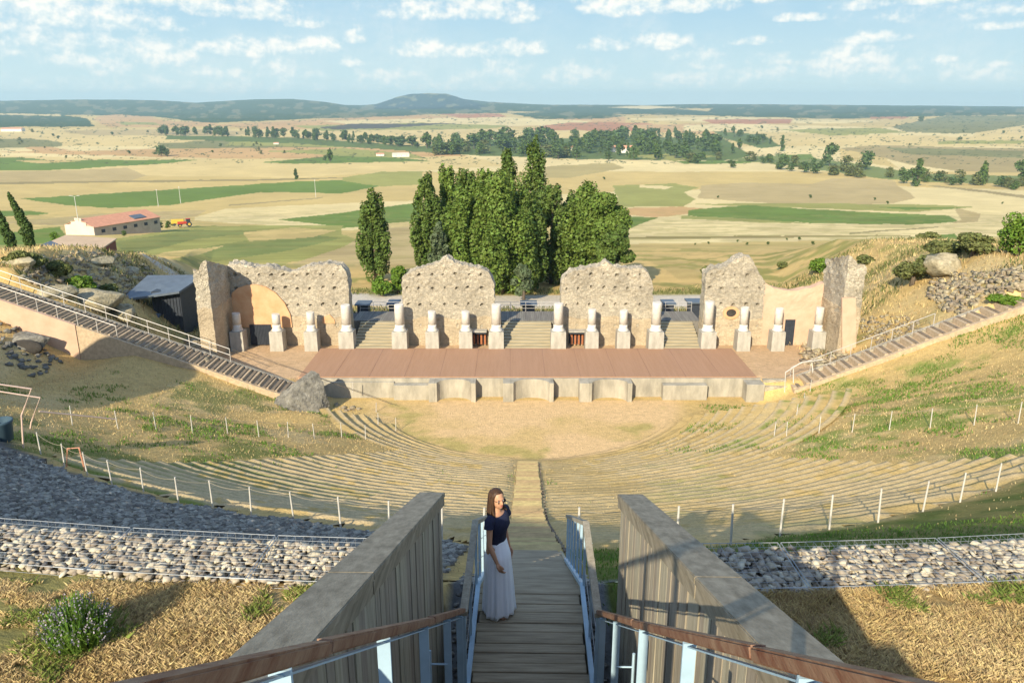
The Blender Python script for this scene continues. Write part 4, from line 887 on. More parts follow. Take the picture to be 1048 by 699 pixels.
def far_tree(px, pyb, hpx, pk, wf=1, group='trees along the river', label=None, name='tree', cat='tree'):
    p = G(px, pyb, 200); dep = p.y*FW[1]+(p.z-CAMZ)*FW[2]; h = hpx/FPX*dep*1.02
    o = bpy.data.objects.new(name, protos[pk]); C.objects.link(o); o.location = p; o.scale = (h*wf, h*wf, h); o.rotation_euler[2] = random.uniform(0, 6.28)
    tag(o, label, cat, group); return o
KL = ['dark slim poplar in the river woodland', 'dark round tree in the river woodland', 'green poplar in the river woodland', 'olive scrubby tree in the river woodland', 'green round tree in the river woodland']
rf = random.Random(9); random.seed(31)
def band(poly, n, h0, h1, kinds, group, labels, dens=None):
    xs = [p[0] for p in poly]; ys = [p[1] for p in poly]; c = 0
    while c < n:
        x = rf.uniform(min(xs), max(xs)); y = rf.uniform(min(ys), max(ys))
        if inpoly(np.array([x]), np.array([y]), poly)[0]:
            k = rf.choice(kinds); sc = (y-130)/30; far_tree(x, y, rf.uniform(h0, h1), k, rf.uniform(1.0, 1.7), group, labels[k]); c += 1
band([(430,152),(480,147),(560,145),(640,142),(740,146),(770,158),(735,162),(640,163),(620,157),(540,160),(480,156)], 112, 10, 16.5, [0,1,1,2,4], 'trees of the river woodland', KL)
band([(440,159),(520,160),(625,166),(625,163),(540,156),(450,154)], 22, 10, 14, [1,1,4,3], 'front edge of the river woodland', [s.replace('in the river woodland', 'at the near edge of the river woodland') for s in KL])
band([(165,139),(300,143),(430,152),(430,148),(300,139),(165,136)], 86, 6, 10, [0,1,1,2], 'distant row of trees on the left', [s.replace('in the river woodland', 'in the distant tree row left of the poplars') for s in KL])
band([(540,138),(640,139),(760,136),(800,150),(785,156),(760,144),(640,142)], 20, 6, 9, [0,1,2], 'far trees behind the river woodland', [s.replace('in the river woodland', 'behind the river woodland') for s in KL])
band([(690,166),(790,173),(860,182),(940,188),(1048,196),(1048,190),(940,181),(860,174),(790,165),(700,161)], 50, 6, 12, [1,3,3,4], 'bushes along the stream', [s.replace('in the river woodland', 'in the hedge along the stream on the right') for s in KL])
for (px, pb, hp, k, wf, lab) in [(849,170,23,1,.85,'tall two-tiered tree beside the stream on the right'),(865,176,16,3,1.1,'grey-green willow below the two-tiered tree'),(886,174,19,1,1.1,'dark round tree right of the two-tiered tree'),(938,191,28,0,1.2,'tall leaning poplar beside the stream'),(925,188,14,1,1,'round dark tree left of the leaning poplar'),(1005,190,24,2,.8,'isolated oval poplar at the right'),
      (1044,188,24,1,.9,'dark tree at the right picture edge'),(800,174,16,1,.9,'small upright tree at the bend of the stream'),(800,155,16,0,1,'dark poplar beyond the stream bend'),(590,164,14,1,1,'pale round tree at the near edge of the woodland'),(648,164,15,4,1.1,'rounded tree beside the village houses'),(672,163,16,2,1.4,'broad poplar right of the village houses'),
      (303,184,11,0,1.4,'lone slim tree in the fields on the left'),(338,166,13,2,1.1,'lone poplar left of the farm'),(333,165,6,1,1,'small tree beside the lone poplar'),(165,160,11,1,1.5,'isolated dark round clump of trees in the left fields'),(170,160,8,1,1.3,'low tree at the right side of the isolated clump'),
      (163,236,10,1,1.4,'dark tree at the right end of the barn'),(172,234,8,4,1.2,'small green tree beside the farm machinery'),(127,242,6,1,1.2,'small dark shrub against the barn wall'),(942,125,6,1,1.4,'lone tree on the far right hill'),(178,232,6,1,1,'shrub left of the red tractor'),(748,172,8,1,1.6,'round bush on the river meadow')]:
    far_tree(px, pb, hp, k, wf, 'single trees in the fields', lab)
for k in range(46):
    px = rf.choice([rf.uniform(0, 350), rf.uniform(700, 1048)]); pb = rf.uniform(131, 158) if px < 400 else rf.uniform(128, 152)
    far_tree(px, pb, rf.uniform(1.8, 3.6), rf.choice([1, 3]), 1.3, 'field shrubs far off', 'small dark shrub dotted among the far fields', 'shrub', 'shrub')
for (px, pb) in [(725,250),(755,248),(805,246),(818,246),(710,273),(763,269),(785,262),(830,266),(858,258),(870,256),(900,252),(618,184),(895,205),(829,203),(1026,209),(735,203),(908,209),(68,162),(132,158)]:
    far_tree(px, pb, rf.uniform(2.2, 4), 1, 1.3, 'small shrubs on the slope and fields', 'tiny dark shrub on the near slope or pale field', 'shrub', 'shrub')

# ------------------------------------------------------------------ farm buildings
M_pale = mat('pale_render', (.62, .52, .42), .9, .08, .3, .1); M_barnwall = mat('stone_barn_wall', (.42, .35, .27), .9, .12, .5, .2); M_roof = mat('salmon_roof_tile', (.55, .27, .17), .85, .12, .8, .3, 3); M_rust = mat('rust_red_sheet', (.22, .07, .045), .8, .15, .6, .1)
def frame3(o, u, v):   # columns u,v,up at o
    return Matrix(((u[0], v[0], 0, o[0]), (u[1], v[1], 0, o[1]), (0, 0, 1, o[2]), (0, 0, 0, 1)))
def house(name, label, o, u, v, Lu, Lv, he, hr, wm, rm, wins=0, cat='building', group=None, dep=3):
    root = empty(name, o, label, cat, group); uu = Vector(u).normalized(); vv = Vector(v).normalized(); root.matrix_world = frame3(o, uu, vv)
    b = MB(); V = [(0,0,-dep),(Lu,0,-dep),(Lu,Lv,-dep),(0,Lv,-dep),(0,0,he),(Lu,0,he),(Lu,Lv,he),(0,Lv,he),(0,Lv/2,hr),(Lu,Lv/2,hr)]
    b.add(V, [(0,1,5,4),(2,3,7,6),(3,0,4,8,7),(1,2,6,9,5),(0,3,2,1)]); b.build('wall', wm, root)
    b = MB(); e = .35; t = .12; s = (hr-he)/(Lv/2)
    for sg, y0 in ((1, -e), (-1, Lv+e)):
        z0 = he-s*e; V = [(-e, y0, z0+.03), (Lu+e, y0, z0+.03), (Lu+e, Lv/2, hr+.03), (-e, Lv/2, hr+.03)]; b.add(V+[(p[0], p[1], p[2]+t) for p in V], [(0,3,2,1),(4,5,6,7),(0,1,5,4),(1,2,6,5),(3,0,4,7)])
    b.build('roof', rm, root)
    for k in range(wins): x = Lu*(k+.6)/(wins+.2); b = MB(); b.box(x, x+Lu*.035+.5, -.05, .1, he*.45, he*.45+1.1); b.build('window', M_dark, root)
    return root
bp = Vector((-143, 258, 0)); g_ = gz(-143, 258)
barn = house('barn', 'long barn with salmon tiled roof and pale gable wall, beyond the left hill', (W(98,245,258).x, 258, W(98,245,258).z), (.50, .866, 0), (-.94, .30, 0), 27, 13.5, 3.9, 6.2, M_barnwall, M_roof, 6, dep=8)
b = MB(); b.prism([(-.3, -.2), (-.02, -.2), (-.02, 13.7), (-.3, 13.7)], -8, 4.2); b.prism([(-.31, 3.2), (-.01, 3.2), (-.01, 10.4), (-.31, 10.4)], 4.2, 5.4); b.prism([(-.32, 5.2), (0, 5.2), (0, 8.4), (-.32, 8.4)], 5.4, 6.6); b.build('gable_front', M_pale, barn)
b = MB(); b.box(17, 22, .8, 3.4, 4.75, 5.0); b.V = [(v[0], v[1], v[2]+(v[1]-2)*.34+.05) for v in b.V]; b.build('skylight', M_darktop, barn)
# long flat brick-red shed
p = W(70, 262, 138); q = W(112, 257, 150); r0 = empty('flat_shed', (0, 0, 0), 'low shed with tan flat roof and dark red side wall, in front of the barn', 'shed')
A = W(80, 252, 130); Bq = W(113, 247, 150); Cc = W(66, 248, 150); Dd = Cc+(Cc-Bq)*0
A2 = W(80, 252, 130); z_ = Bq.z; P1 = Vector((A.x, 132, z_)); P2 = Vector((Bq.x, 152, z_)); P3 = Vector((Bq.x-12, 156, z_)); P4 = Vector((A.x-13, 134, z_))
b = MB(); b.prism([P1[:2], P2[:2], P3[:2], P4[:2]], z_-9, z_); b.build('wall', M_rust, r0)
b = MB(); b.prism([(P1.x+.2, P1.y-.2), (P2.x+.3, P2.y), (P3.x, P3.y+.2), (P4.x-.2, P4.y)], z_+.004, z_+.22); b.build('roof', mat('tan_flat_roof', (.52, .38, .25), .9, .1, .3, .1), r0)
# dark low roofs
r0 = empty('dark_shelter', (0, 0, 0), 'low dark roofed shelter beside the cypresses on the left hill', 'shelter')
P = [W(36, 253, 100), W(52, 246.5, 108), W(78, 258, 104), W(60, 259, 96)]
b = MB(); b.add([tuple(v) for v in P]+[tuple(v-Vector((0, 0, .25))) for v in P], [(0,1,2,3),(7,6,5,4),(0,4,5,1),(1,5,6,2),(2,6,7,3),(3,7,4,0)]); b.build('roof', M_darktop, r0)
for v in P: b = MB(); c_ = (P[0]+P[1]+P[2]+P[3])/4; v = v.lerp(c_, .12); b.tube([v-Vector((0, 0, .2)), Vector((v.x, v.y, gz(v.x, v.y)-.3))], .09, 6); b.build('post', M_dark, r0)
# black shed behind the left staircase
r0 = empty('black_shed', (0, 0, 0), 'black boarded shed with grey sloping roof behind the left staircase', 'shed')
xa, xb = W(155, 300, 74).x, W(187, 300, 74).x; zt_ = W(188, 296, 74).z; zb_ = zt_-4.2
b = MB(); b.box(xa, xb-.3, 74, 78.5, zb_-1.5, zt_-.25)
k = xa
while k < xb-.5: b.box(k, k+.22, 73.93, 73.99, zb_-1, zt_-.27); k += .3
b.build('wall', M_dark, r0)
b = MB(); V = [(xa-2.5, 72.8, zt_-.75), (xb, 73.2, zt_-.05), (xb+.3, 79, zt_+.35), (xa-2.5, 79, zt_+.3)]; b.add(V+[(v[0], v[1], v[2]-.2) for v in V], [(0,1,2,3),(7,6,5,4),(0,4,5,1),(1,5,6,2),(2,6,7,3),(3,7,4,0)]); b.build('roof', M_darktop, r0)
b = MB(); x2 = W(128, 318, 70).x; V = [(x2-1.5, 70, zt_-3.5), (xa+.9, 70.5, zt_-3.2), (xa+.9, 73.5, zt_-2.3), (x2-1.5, 73.5, zt_-2.2)]; b.add(V+[(v[0], v[1], v[2]-.15) for v in V], [(0,1,2,3),(7,6,5,4),(0,4,5,1),(1,5,6,2),(2,6,7,3),(3,7,4,0)]); b.build('lean_to_roof', M_darktop, r0)
# distant buildings
M_white = mat('white_render', (.72, .66, .58), .9, .05, .1, 0)
def far_house(px, py, wpx, hpx, label, rm=M_roof, ang=.1):
    p = G(px, py, 300); dep = p.y*FW[1]+(p.z-CAMZ)*FW[2]; s = dep/FPX; return house('house', label, (p.x, p.y, p.z), (math.cos(ang), math.sin(ang), 0), (-math.sin(ang), math.cos(ang), 0), wpx*s, max(9, wpx*s*.4), hpx*s*.65, hpx*s, M_white, rm, 3)
far_house(1, 135, 20, 4, 'distant white building with reddish roof at the left edge')
far_house(385, 160, 8, 3, 'small farmhouse left of the farm building'); far_house(402, 161, 17, 4, 'long farm building with pale wall in the fields', M_pale, .25)
far_house(583, 154, 9, 4.5, 'pale house at the left among the woodland trees'); far_house(622, 156, 9, 6.5, 'tall pale house in the middle of the woodland'); far_house(634, 157, 14, 7.5, 'wide pale yellowish house right of the tall one'); far_house(280, 148, 5, 2, 'tiny pale hut in the distant tree row')
# tractor
tp = G(190, 233, 150); tp = W(190, 232, tp.y); tz = tp.z; tr = empty('red_tractor', (tp.x, tp.y, tz), 'red and yellow farm tractor parked right of the barn', 'tractor', rz=.5); tr.scale = (1.25, 1.25, 1.25)
M_red = mat('red_paint', (.45, .05, .03), .5, .1, 3, 0); M_yel = mat('yellow_paint', (.6, .38, .05), .5, .1, 3, 0)
b = MB(); b.box(-2.4, .5, -.5, .5, .9, 1.7, bev=.1); b.box(.4, 1.6, -.7, .7, .8, 1.5, bev=.08); b.build('body', M_red, tr)
b = MB(); b.box(.3, 1.6, -.65, .65, 1.5, 2.5, bev=.08); b.build('cab', M_dark, tr); b = MB(); b.box(.2, 1.7, -.75, .75, 2.5, 2.62, bev=.04); b.build('cab_roof', M_red, tr)
for (x, y, r_) in ((1.1, -.95, .85), (1.1, .95, .85), (-1.8, -.8, .5), (-1.8, .8, .5)):
    b = MB(); b.tube([(x, y-.2, r_), (x, y+.2, r_)], r_, 18); w_ = b.build('wheel', M_dark, tr, False); b = MB(); b.tube([(x, y-.23, r_), (x, y+.23, r_)], r_*.5, 14); b.build('rim', M_yel, w_)
hp = W(186, 229, tp.y+2); hv = empty('grain_trailer', (hp.x-2, tp.y+3, tz), 'yellow farm trailer beside the red tractor', 'trailer', rz=.3)
b = MB(); b.box(-2.5, 2.5, -1.1, 1.1, .9, 2.6, bev=.08); b.build('hopper', M_yel, hv)
for (x, y) in ((-1.3, -1.2), (-1.3, 1.2), (1.3, -1.2), (1.3, 1.2)): b = MB(); b.tube([(x, y-.15, .55), (x, y+.15, .55)], .55, 14); b.build('wheel', M_dark, hv)
# lamp posts
for (px, pyt, pyb, Y, lab) in [(76,201,223,230,'double-armed street lamp behind the barn'),(160,195,209,330,'leftmost slim white pole in the green field'),(183,192,206,340,'second slim white pole, left part of the green field'),(322,185,200,360,'faint white pole right of the field tree')]:
    t_ = W(px, pyt, Y); b_ = W(px, pyb, Y); root = empty('street_lamp' if 'lamp' in lab else 'pole', (t_.x, Y, b_.z), lab, 'lamp' if 'lamp' in lab else 'pole'); h = t_.z-b_.z
    b = MB(); b.tube([(0, 0, -1), (0, 0, h)], [.13, .08], 7); b.build('mast', M_post, root)
    if 'lamp' in lab:
        for s in (-1, 1): b = MB(); b.tube([(0, 0, h-.1), (s*1.2, 0, h+.15)], .05, 6); b.build('arm', M_post, root); b = MB(); b.box(s*1.2-.35, s*1.2+.35, -.12, .12, h+.08, h+.22, bev=.03); b.build('lamp_head', M_post, root)
    else: b = MB(); b.box(-.25, .25, -.12, .12, h, h+.3, bev=.05); b.build('cap', M_post, root)
# ------------------------------------------------------------------ foreground: plank walls, landing, stairs, handrails
SX = .04; fore0 = set(C.objects)
def zc(h): return CAMZ-h           # heights measured down from the eye
def capH(y): return 3.96-.386*(7.46-max(y, 2.0))
Y0, Y1 = -3.4, 7.46
for sgn, lab in ((-1, 'left plank side wall with sloping grey cap, mostly in shade'), (1, 'right plank side wall with sloping grey cap, its inner face sunlit')):
    root = empty('stair_side_wall', (0, 0, 0), lab, 'wall', 'plank side walls of the stairway'); xi = SX+sgn*.95; xo = xi+sgn*.235
    y = Y0; rr = random.Random(2+sgn); W_ = MB(); W2 = MB()
    while y < Y1-.02:
        w = min(rr.uniform(.115, .165), Y1-y); d = rr.uniform(0, .012); g = .008 if rr.random() < .75 else .014
        for (bb, xa, xb) in ((W_, xi+sgn*d, xi+sgn*.04), (W2, xo-sgn*.03, xo-sgn*.012)):
            V = [(xa, y, zc(7.2)), (xb, y, zc(7.2)), (xb, y+w-g, zc(7.2)), (xa, y+w-g, zc(7.2)), (xa, y, zc(capH(y)+.06)), (xb, y, zc(capH(y)+.06)), (xb, y+w-g, zc(capH(y+w)+.06)), (xa, y+w-g, zc(capH(y+w)+.06))]
            F = [(0,3,2,1),(4,5,6,7),(0,1,5,4),(1,2,6,5),(2,3,7,6),(3,0,4,7)]; bb.add(V, F if sgn*1 > 0 else [f[::-1] for f in F])
        y += w
    o = W_.build('inner_planks', M_wood, root); o2 = W2.build('outer_planks', M_wood, root)
    b = MB(); xa, xb = xi+sgn*.045, xo-sgn*.035
    V = []
    for y in (Y0, 2.0, Y1-.03): V += [(xa, y, zc(7.2)), (xb, y, zc(7.2)), (xb, y, zc(capH(y)+.065)), (xa, y, zc(capH(y)+.065))]
    b.add(V, [(0,1,2,3),(11,10,9,8)]+[(k+a_, k+4+a_, k+4+(a_+1) % 4, k+(a_+1) % 4) for k in (0, 4) for a_ in range(4)]); b.build('core', M_soil_and_shade, root)
    b = MB(); b.box(min(xi, xo)+.01, max(xi, xo)-.02, Y1-.028, Y1+.0, zc(7.2), zc(capH(Y1)+.07)); b.build('end_board', M_wood, root)
    for (ya, yb) in ((Y0-.1, 2.0), (2.003, 3.9), (3.905, Y1+.05)):
        b = MB(); V = []
        for y in (ya, yb):
            for (x, dz) in ((min(xi, xo)-.03, 0), (max(xi, xo)+.01, 0), (max(xi, xo)+.01, .055), (min(xi, xo)-.03, .055)): V.append((x if sgn > 0 else x+.02, y, zc(capH(y)+dz)))
        bm = bmesh.new(); vs_ = [bm.verts.new(v) for v in V]
        for f in ((0,1,2,3),(7,6,5,4),(0,4,5,1),(1,5,6,2),(2,6,7,3),(3,7,4,0)): bm.faces.new([vs_[q] for q in f])
        bmesh.ops.recalc_face_normals(bm, faces=bm.faces); bmesh.ops.bevel(bm, geom=bm.edges[:], offset=.006, segments=2, affect='EDGES')
        me = bpy.data.meshes.new('cap_board'); bm.to_mesh(me); bm.free(); me.materials.append(M_cap); o = bpy.data.objects.new('cap_board', me); C.objects.link(o); o.parent = root
        b = MB(); V = []   # fascia under the cap on the inner side
        for y in (ya+.01, yb-.01):
            for (x, dz) in ((xi-sgn*.022, .057), (xi+sgn*.0, .057), (xi+sgn*.0, .15), (xi-sgn*.022, .15)): V.append((x, y, zc(capH(y)+dz)))
        b.add(V, [(0,1,2,3),(7,6,5,4),(0,4,5,1),(1,5,6,2),(2,6,7,3),(3,7,4,0)]); b.build('fascia', M_cap, root)
# bird droppings / worn spots are left to the material
stair = empty('wooden_stairway', (0, 0, 0), 'weathered wooden stairway of cross boards where the woman stands', 'stairway')
WL, WR = SX-.575, SX+.575; rr = random.Random(77)
def board(y0, y1, z, th=.045, name='tread'):
    b = MB(); b.box(WL+rr.uniform(-.02, .01), WR+rr.uniform(-.01, .02), y0, y1, z-th, z, bev=.006); M = Matrix.Rotation(rr.uniform(-.004, .004), 4, 'Z'); b.V = [tuple(M @ Vector(v)) for v in b.V]
    b.build(name, M_woodx, stair)
HL = 5.42
y = 5.3; 
while y < 7.92: w = rr.choice((.14, .145, .15, .19)); board(y, y+w-.011, zc(HL+rr.uniform(-.003, .004)), name='deck_board'); y += w
# lower flight
n = 17; yf = 7.93; run = .30; rise = .158
for k in range(n):
    z = HL+rise*(k+1); y0 = yf+run*k; board(y0, y0+.145, zc(z)); board(y0+.155, y0+run-.002+.02, zc(z+.003)); b = MB(); b.box(WL+.02, WR-.02, y0-.022, y0-.002, zc(z), zc(z-rise+.05)); b.build('riser', M_woodx, stair)
# upper flight, towards the viewer
for k in range(9):
    z = HL-.2*(k+1); y0 = 5.29-.285*(k+1); board(y0, y0+.14, zc(z)); board(y0+.148, y0+.283, zc(z)); b = MB(); b.box(WL-.3, WR+.3, y0+.286, y0+.30, zc(z+.18), zc(z+.048)); b.build('riser', M_woodx, stair)
for k in range(9, 24):
    z = HL-.2*(k+1); y0 = 5.29-.285*(k+1); board(y0, y0+.14, zc(z)); board(y0+.148, y0+.283, zc(z))
for x in (WL-.035, WR+.035):       # stringers
    b = MB(); pts = [(-1.6, HL-4.75), (5.3, HL+.06), (7.93, HL+.06), (7.93+run*n, HL+rise*n+.08)]
    for (p, q) in zip(pts[:-1], pts[1:]): b.bar((x, p[0], zc(p[1]+.05)), (x, q[0], zc(q[1]+.05)), .05, .2)
    b.build('stringer', M_wood, stair)
def flat_post(b, x, y, z0, z1, w=.06, t=.014): b.box(x-w/2, x+w/2, y-t/2, y+t/2, z0, z1)
LR = []
for sgn, side in ((-1, 'left'), (1, 'right')):
    x = SX+sgn*.62
    # landing + lower flight balustrade
    root = empty('balustrade', (0, 0, 0), 'pale blue steel balustrade with wooden top rail, %s side of the lower steps' % side, 'railing', 'balustrades of the wooden stairway')
    T = [(6.15, 4.50), (7.80, 4.50), (11.3, 4.50+.54*3.5)]; B_ = [(5.9, 5.33), (7.86, 5.33), (11.3, 5.33+.54*3.44)]
    for (p, q) in zip(T[:-1], T[1:]): b = MB(); b.bar((x, p[0], zc(p[1])), (x, q[0], zc(q[1])), .07, .045); b.build('top_rail', M_wood, root)
    for (p, q) in zip(B_[:-1], B_[1:]): b = MB(); b.bar((x-sgn*.02, p[0], zc(p[1])), (x-sgn*.02, q[0], zc(q[1])), .05, .045); b.build('bottom_rail', M_steel, root)
    for yy in [6.2, 6.9, 7.82]+[8.4+.57*k for k in range(6)]:
        b = MB(); zt_ = interp(yy, T); zb_ = interp(yy, B_); flat_post(b, x, yy, zc(zb_+.25), zc(zt_+.02), .03, .04 if yy in (7.82, 6.2) else .014); b.build('baluster', M_steel, root)
    # a few thin wires
    b = MB()
    for f in (.33, .66): b.tube([(x, yy, zc(interp(yy, T)*(1-f)+interp(yy, B_)*f)) for yy in (6.2, 7.8, 11.3)], .004, 5)
    b.build('wire', M_wire, root)
    # upper handrail
    root = empty('handrail', (0, 0, 0), 'reddish wooden handrail on flat pale blue posts, %s side of the upper steps' % side, 'handrail', 'handrails of the upper steps')
    xr = x+sgn*.01; P0 = (6.17, 4.50); P1 = (-1.4, 4.50-.70*7.57)
    segs = [(6.19, 4.49), (4.1, 4.50-.70*2.07), (1.9, 4.5-.7*4.27), (-1.4, 4.5-.7*7.57)]
    for (p, q) in zip(segs[:-1], segs[1:]):
        b = MB(); b.bar((xr, p[0]-.004, zc(p[1])), (xr, q[0]+.004, zc(q[1])), .056, .042)
        bm = bmesh.new(); vv = [bm.verts.new(v) for v in b.V]
        for f in b.F: bm.faces.new([vv[k_] for k_ in f])
        bmesh.ops.recalc_face_normals(bm, faces=bm.faces); bmesh.ops.bevel(bm, geom=bm.edges[:], offset=.006, segments=2, affect='EDGES'); me = bpy.data.meshes.new('rail'); bm.to_mesh(me); bm.free(); me.materials.append(M_redwood); o = bpy.data.objects.new('rail', me); C.objects.link(o); o.parent = root
    b = MB(); b.bar((xr, 6.15, zc(4.535)), (xr, -1.4, zc(4.535-.70*7.55)), .022, .006); b.build('flat_bar', M_steel, root)
    for yy in (5.86, 4.94, 3.80, 2.72, 1.55, .35):
        zt_ = 4.5-.7*(6.17-yy)+.03; b = MB(); flat_post(b, xr, yy, zc(zt_+1.15), zc(zt_), .055, .014); b.build('post', M_steel, root)
    for yy in (4.9, 2.68):
        zt_ = 4.5-.7*(6.17-yy)+.42; b = MB(); b.tube([(xr, yy, zc(zt_)), (xr+sgn*.13, yy, zc(zt_))], .007, 6); b.tube([(xr+sgn*.13, yy, zc(zt_-.12)), (xr+sgn*.13, yy, zc(zt_+.16))], .011, 6); b.build('bracket', M_steel, root)

for o in set(C.objects)-fore0:
    if o.parent is None: o.rotation_euler[2] = -.0216
# ------------------------------------------------------------------ gabions
def gabion(deg0, deg1, seed, label, ztop):
    """wire basket of stones following the rim; angles measured at the centre of the theatre"""
    rs = np.random.default_rng(seed); am = math.radians((deg0+deg1)/2); ri = RT+.04
    root = empty('gabion', (CX+math.sin(am)*(RT+.46), CY-math.cos(am)*(RT+.46), ztop-1.1), label, 'gabion', 'stone-filled gabions along the rim')
    ox, oy, oz = root.location
    L_ = math.radians(deg1-deg0)*(RT+.46); items = []
    def pos(u, v, z): a = math.radians(deg0)+u/(RT+.46); r = ri+v; return (CX+math.sin(a)*r-ox, CY-math.cos(a)*r-oy, z-oz)
    st = .105
    WD = .84
    for layer, zz in ((0, ztop-.045), (1, ztop-.12)):
        u = 0.
        while u < L_:
            v = .03
            while v < WD:
                s = rs.uniform(.028, .066); items.append((pos(u+rs.uniform(-.035, .035), v+rs.uniform(-.035, .035), zz+rs.uniform(-.03, .015)), (s*rs.uniform(1.0, 1.7), s*rs.uniform(.8, 1.1), s*rs.uniform(.45, .75)), rs.uniform(0, 6.28), int(rs.integers(24)))); v += .068*rs.uniform(.8, 1.15)
            u += .072*rs.uniform(.8, 1.1)
    for v in (.02, WD-.02):
        u = 0.
        while u < L_:
            z = ztop-.10
            while z > ztop-(.3 if v < .5 else 1.1):
                s = rs.uniform(.032, .07); items.append((pos(u+rs.uniform(-.03, .03), v, z), (s*1.2, s*.7, s*.8), rs.uniform(-.3, .3), int(rs.integers(24)))); z -= .072*rs.uniform(.9, 1.3)
            u += .075*rs.uniform(.9, 1.2)
    for u in (0, L_):
        for v in np.arange(.05, .82, .1):
            for z in np.arange(ztop-.12, ztop-1.1, -.12): s = rs.uniform(.055, .09); items.append((pos(u, v, z), (s, s, s*.9), rs.uniform(0, 6), int(rs.integers(24))))
    rocks('stones', items, M_gabstone, root)
    b = MB(); V = [pos(u, v, z) for z in (ztop-1.15, ztop-.13) for (u, v) in ((.05, .05), (L_-.05, .05), (L_-.05, .78), (.05, .78))]; b.add(V, [(0,3,2,1),(4,5,6,7),(0,1,5,4),(1,2,6,5),(2,3,7,6),(3,0,4,7)]); b.build('core', M_soil_and_shade, root)
    b = MB(); zt_ = ztop+.025
    def wire(p, q, r_=.0032): b.tube([pos(*p), pos(*q)], r_, 4, cap=False)
    nu = int(L_/.1)
    for k in range(nu+1):
        u = L_*k/nu; wire((u, -.03, zt_), (u, .875, zt_), .0022); wire((u, -.035, zt_), (u, -.035, zt_-.3), .0022)
    for v in np.arange(-.03, .88, .1):
        for k in range(4): wire((L_*k/4, v, zt_+.003), (L_*(k+1)/4, v, zt_+.003), .0022)
    for z in (zt_-.1, zt_-.2): wire((0, .88, z), (L_, .88, z), .0022)
    for (v) in (-.03, .875): wire((0, v, zt_), (L_, v, zt_), .0045)
    for u in (0, L_): wire((u, -.03, zt_), (u, .875, zt_), .006)
    b.build('wire_mesh', M_wire, root)
edges_l = [-2.53, -4.5, -6.5, -8.5, -10.5]; names_l = ['gabion basket on the left, touching the left plank wall', 'second gabion basket left of the left plank wall', 'third gabion basket left of the left plank wall', 'gabion basket at the left picture edge']
for k in range(4): gabion(edges_l[k+1]+.02, edges_l[k]-.02, 300+k, names_l[k], 18.38)
edges_r = [.16, 2.05, 4.15, 6.25, 8.4]; names_r = ['gabion basket on the right, touching the right plank wall and partly shaded', 'second gabion basket right of the right plank wall', 'third gabion basket right of the right plank wall', 'gabion basket at the right picture edge']
for k in range(4): gabion(edges_r[k]+.02, edges_r[k+1]-.02, 320+k, names_r[k], 18.36)

# ------------------------------------------------------------------ fences
def fence(pts, h, label, group, sag=.12, posth=None, m=M_post, rope=True):
    P = [G(px, py, 9) for px, py in pts]; root = empty('rope_fence', (0, 0, 0), label, 'fence', group); rr = random.Random(len(pts))
    tops = []
    for p in P:
        l = Vector((rr.uniform(-.05, .05), rr.uniform(-.04, .04), h)); b = MB(); b.tube([p-Vector((0, 0, .3)), p+l], [.028, .024], 8); b.build('post', m, root); tops.append(p+l*.93)
    if rope:
        b = MB()
        for k, (a, c) in enumerate(zip(tops[:-1], tops[1:])):
            for f in (0,):
                n = 7; b.tube([a.lerp(c, t/n)-Vector((0, 0, sag*4*(t/n)*(1-t/n)*min(1, (c-a).length/2.2))) for t in range(n+1)], .008, 5)
        b.build('rope', M_rope, root)
fence(FENCE_L[2:], .95, 'rope fence along the upper rim of the seating, left half, beside the grey gravel bank', 'rope fences')
fence(FENCE_R[:-1], 1.0, 'rope fence of pale posts along the upper rim of the seating, right half', 'rope fences')
fence([(-14,424),(74,435),(121,439),(160,440),(197,443),(233,444),(265,447),(295,448),(322,449),(350,448),(374,450),(387,436),(405,441)], 1.05, 'post fence across the left bank below the boulder', 'rope fences', .06)
fence([(829,401),(822,415),(815,428),(805,447),(792,447)], 1.0, 'short post fence going down beside the foot of the right staircase', 'rope fences', .05)
fence([(838,444),(872,442),(910,440),(952,438),(997,435),(1042,433),(1090,432)], 1.15, 'post fence across the right grassy bank', 'rope fences', .06)

# ------------------------------------------------------------------ rocks and rubble
p = G(303, 416, 20); bm = bmesh.new()
for q in [(-2.6,-.3,-.2),(-2.3,.5,.0),(-1.3,-1.1,-.3),(0,-1.35,-.6),(1.5,-1.15,-.6),(2.5,-.35,-.4),(2.4,.7,-.3),(0,1.2,-.3),(-1.2,-.55,.75),(-.2,-.75,1.3),(.75,-.5,2.15),(1.25,.1,2.65),(1.8,-.1,2.35),(2.15,-.45,1.2),(.3,.6,1.7),(-1.4,.4,.75)]: bm.verts.new(q)
bmesh.ops.convex_hull(bm, input=bm.verts[:]); bmesh.ops.triangulate(bm, faces=bm.faces[:]); bmesh.ops.subdivide_edges(bm, edges=bm.edges[:], cuts=11, use_grid_fill=True)
for v in bm.verts:
    c_ = v.co.copy(); k_ = mnoise.noise(c_*.9)*.34+abs(mnoise.noise(Vector((c_.x*1.3+c_.z*1.1, c_.y*2, c_.z*.7-c_.x*.7))))*.42+mnoise.noise(c_*4.2)*.11+mnoise.noise(c_*9)*.05; v.co = c_*(1-.5*k_/max(.8, c_.length))+Vector((0, -.12*k_, .12*k_))
me = bpy.data.meshes.new('boulder'); bm.to_mesh(me); bm.free(); me.materials.append(M_rock); o = bpy.data.objects.new('boulder', me); C.objects.link(o)
o.location = (p.x+.15, p.y, p.z+.25); o.rotation_euler = (0, 0, .25); tag(o, 'big grey wedge-shaped boulder on the mound at the foot of the left staircase', 'boulder')
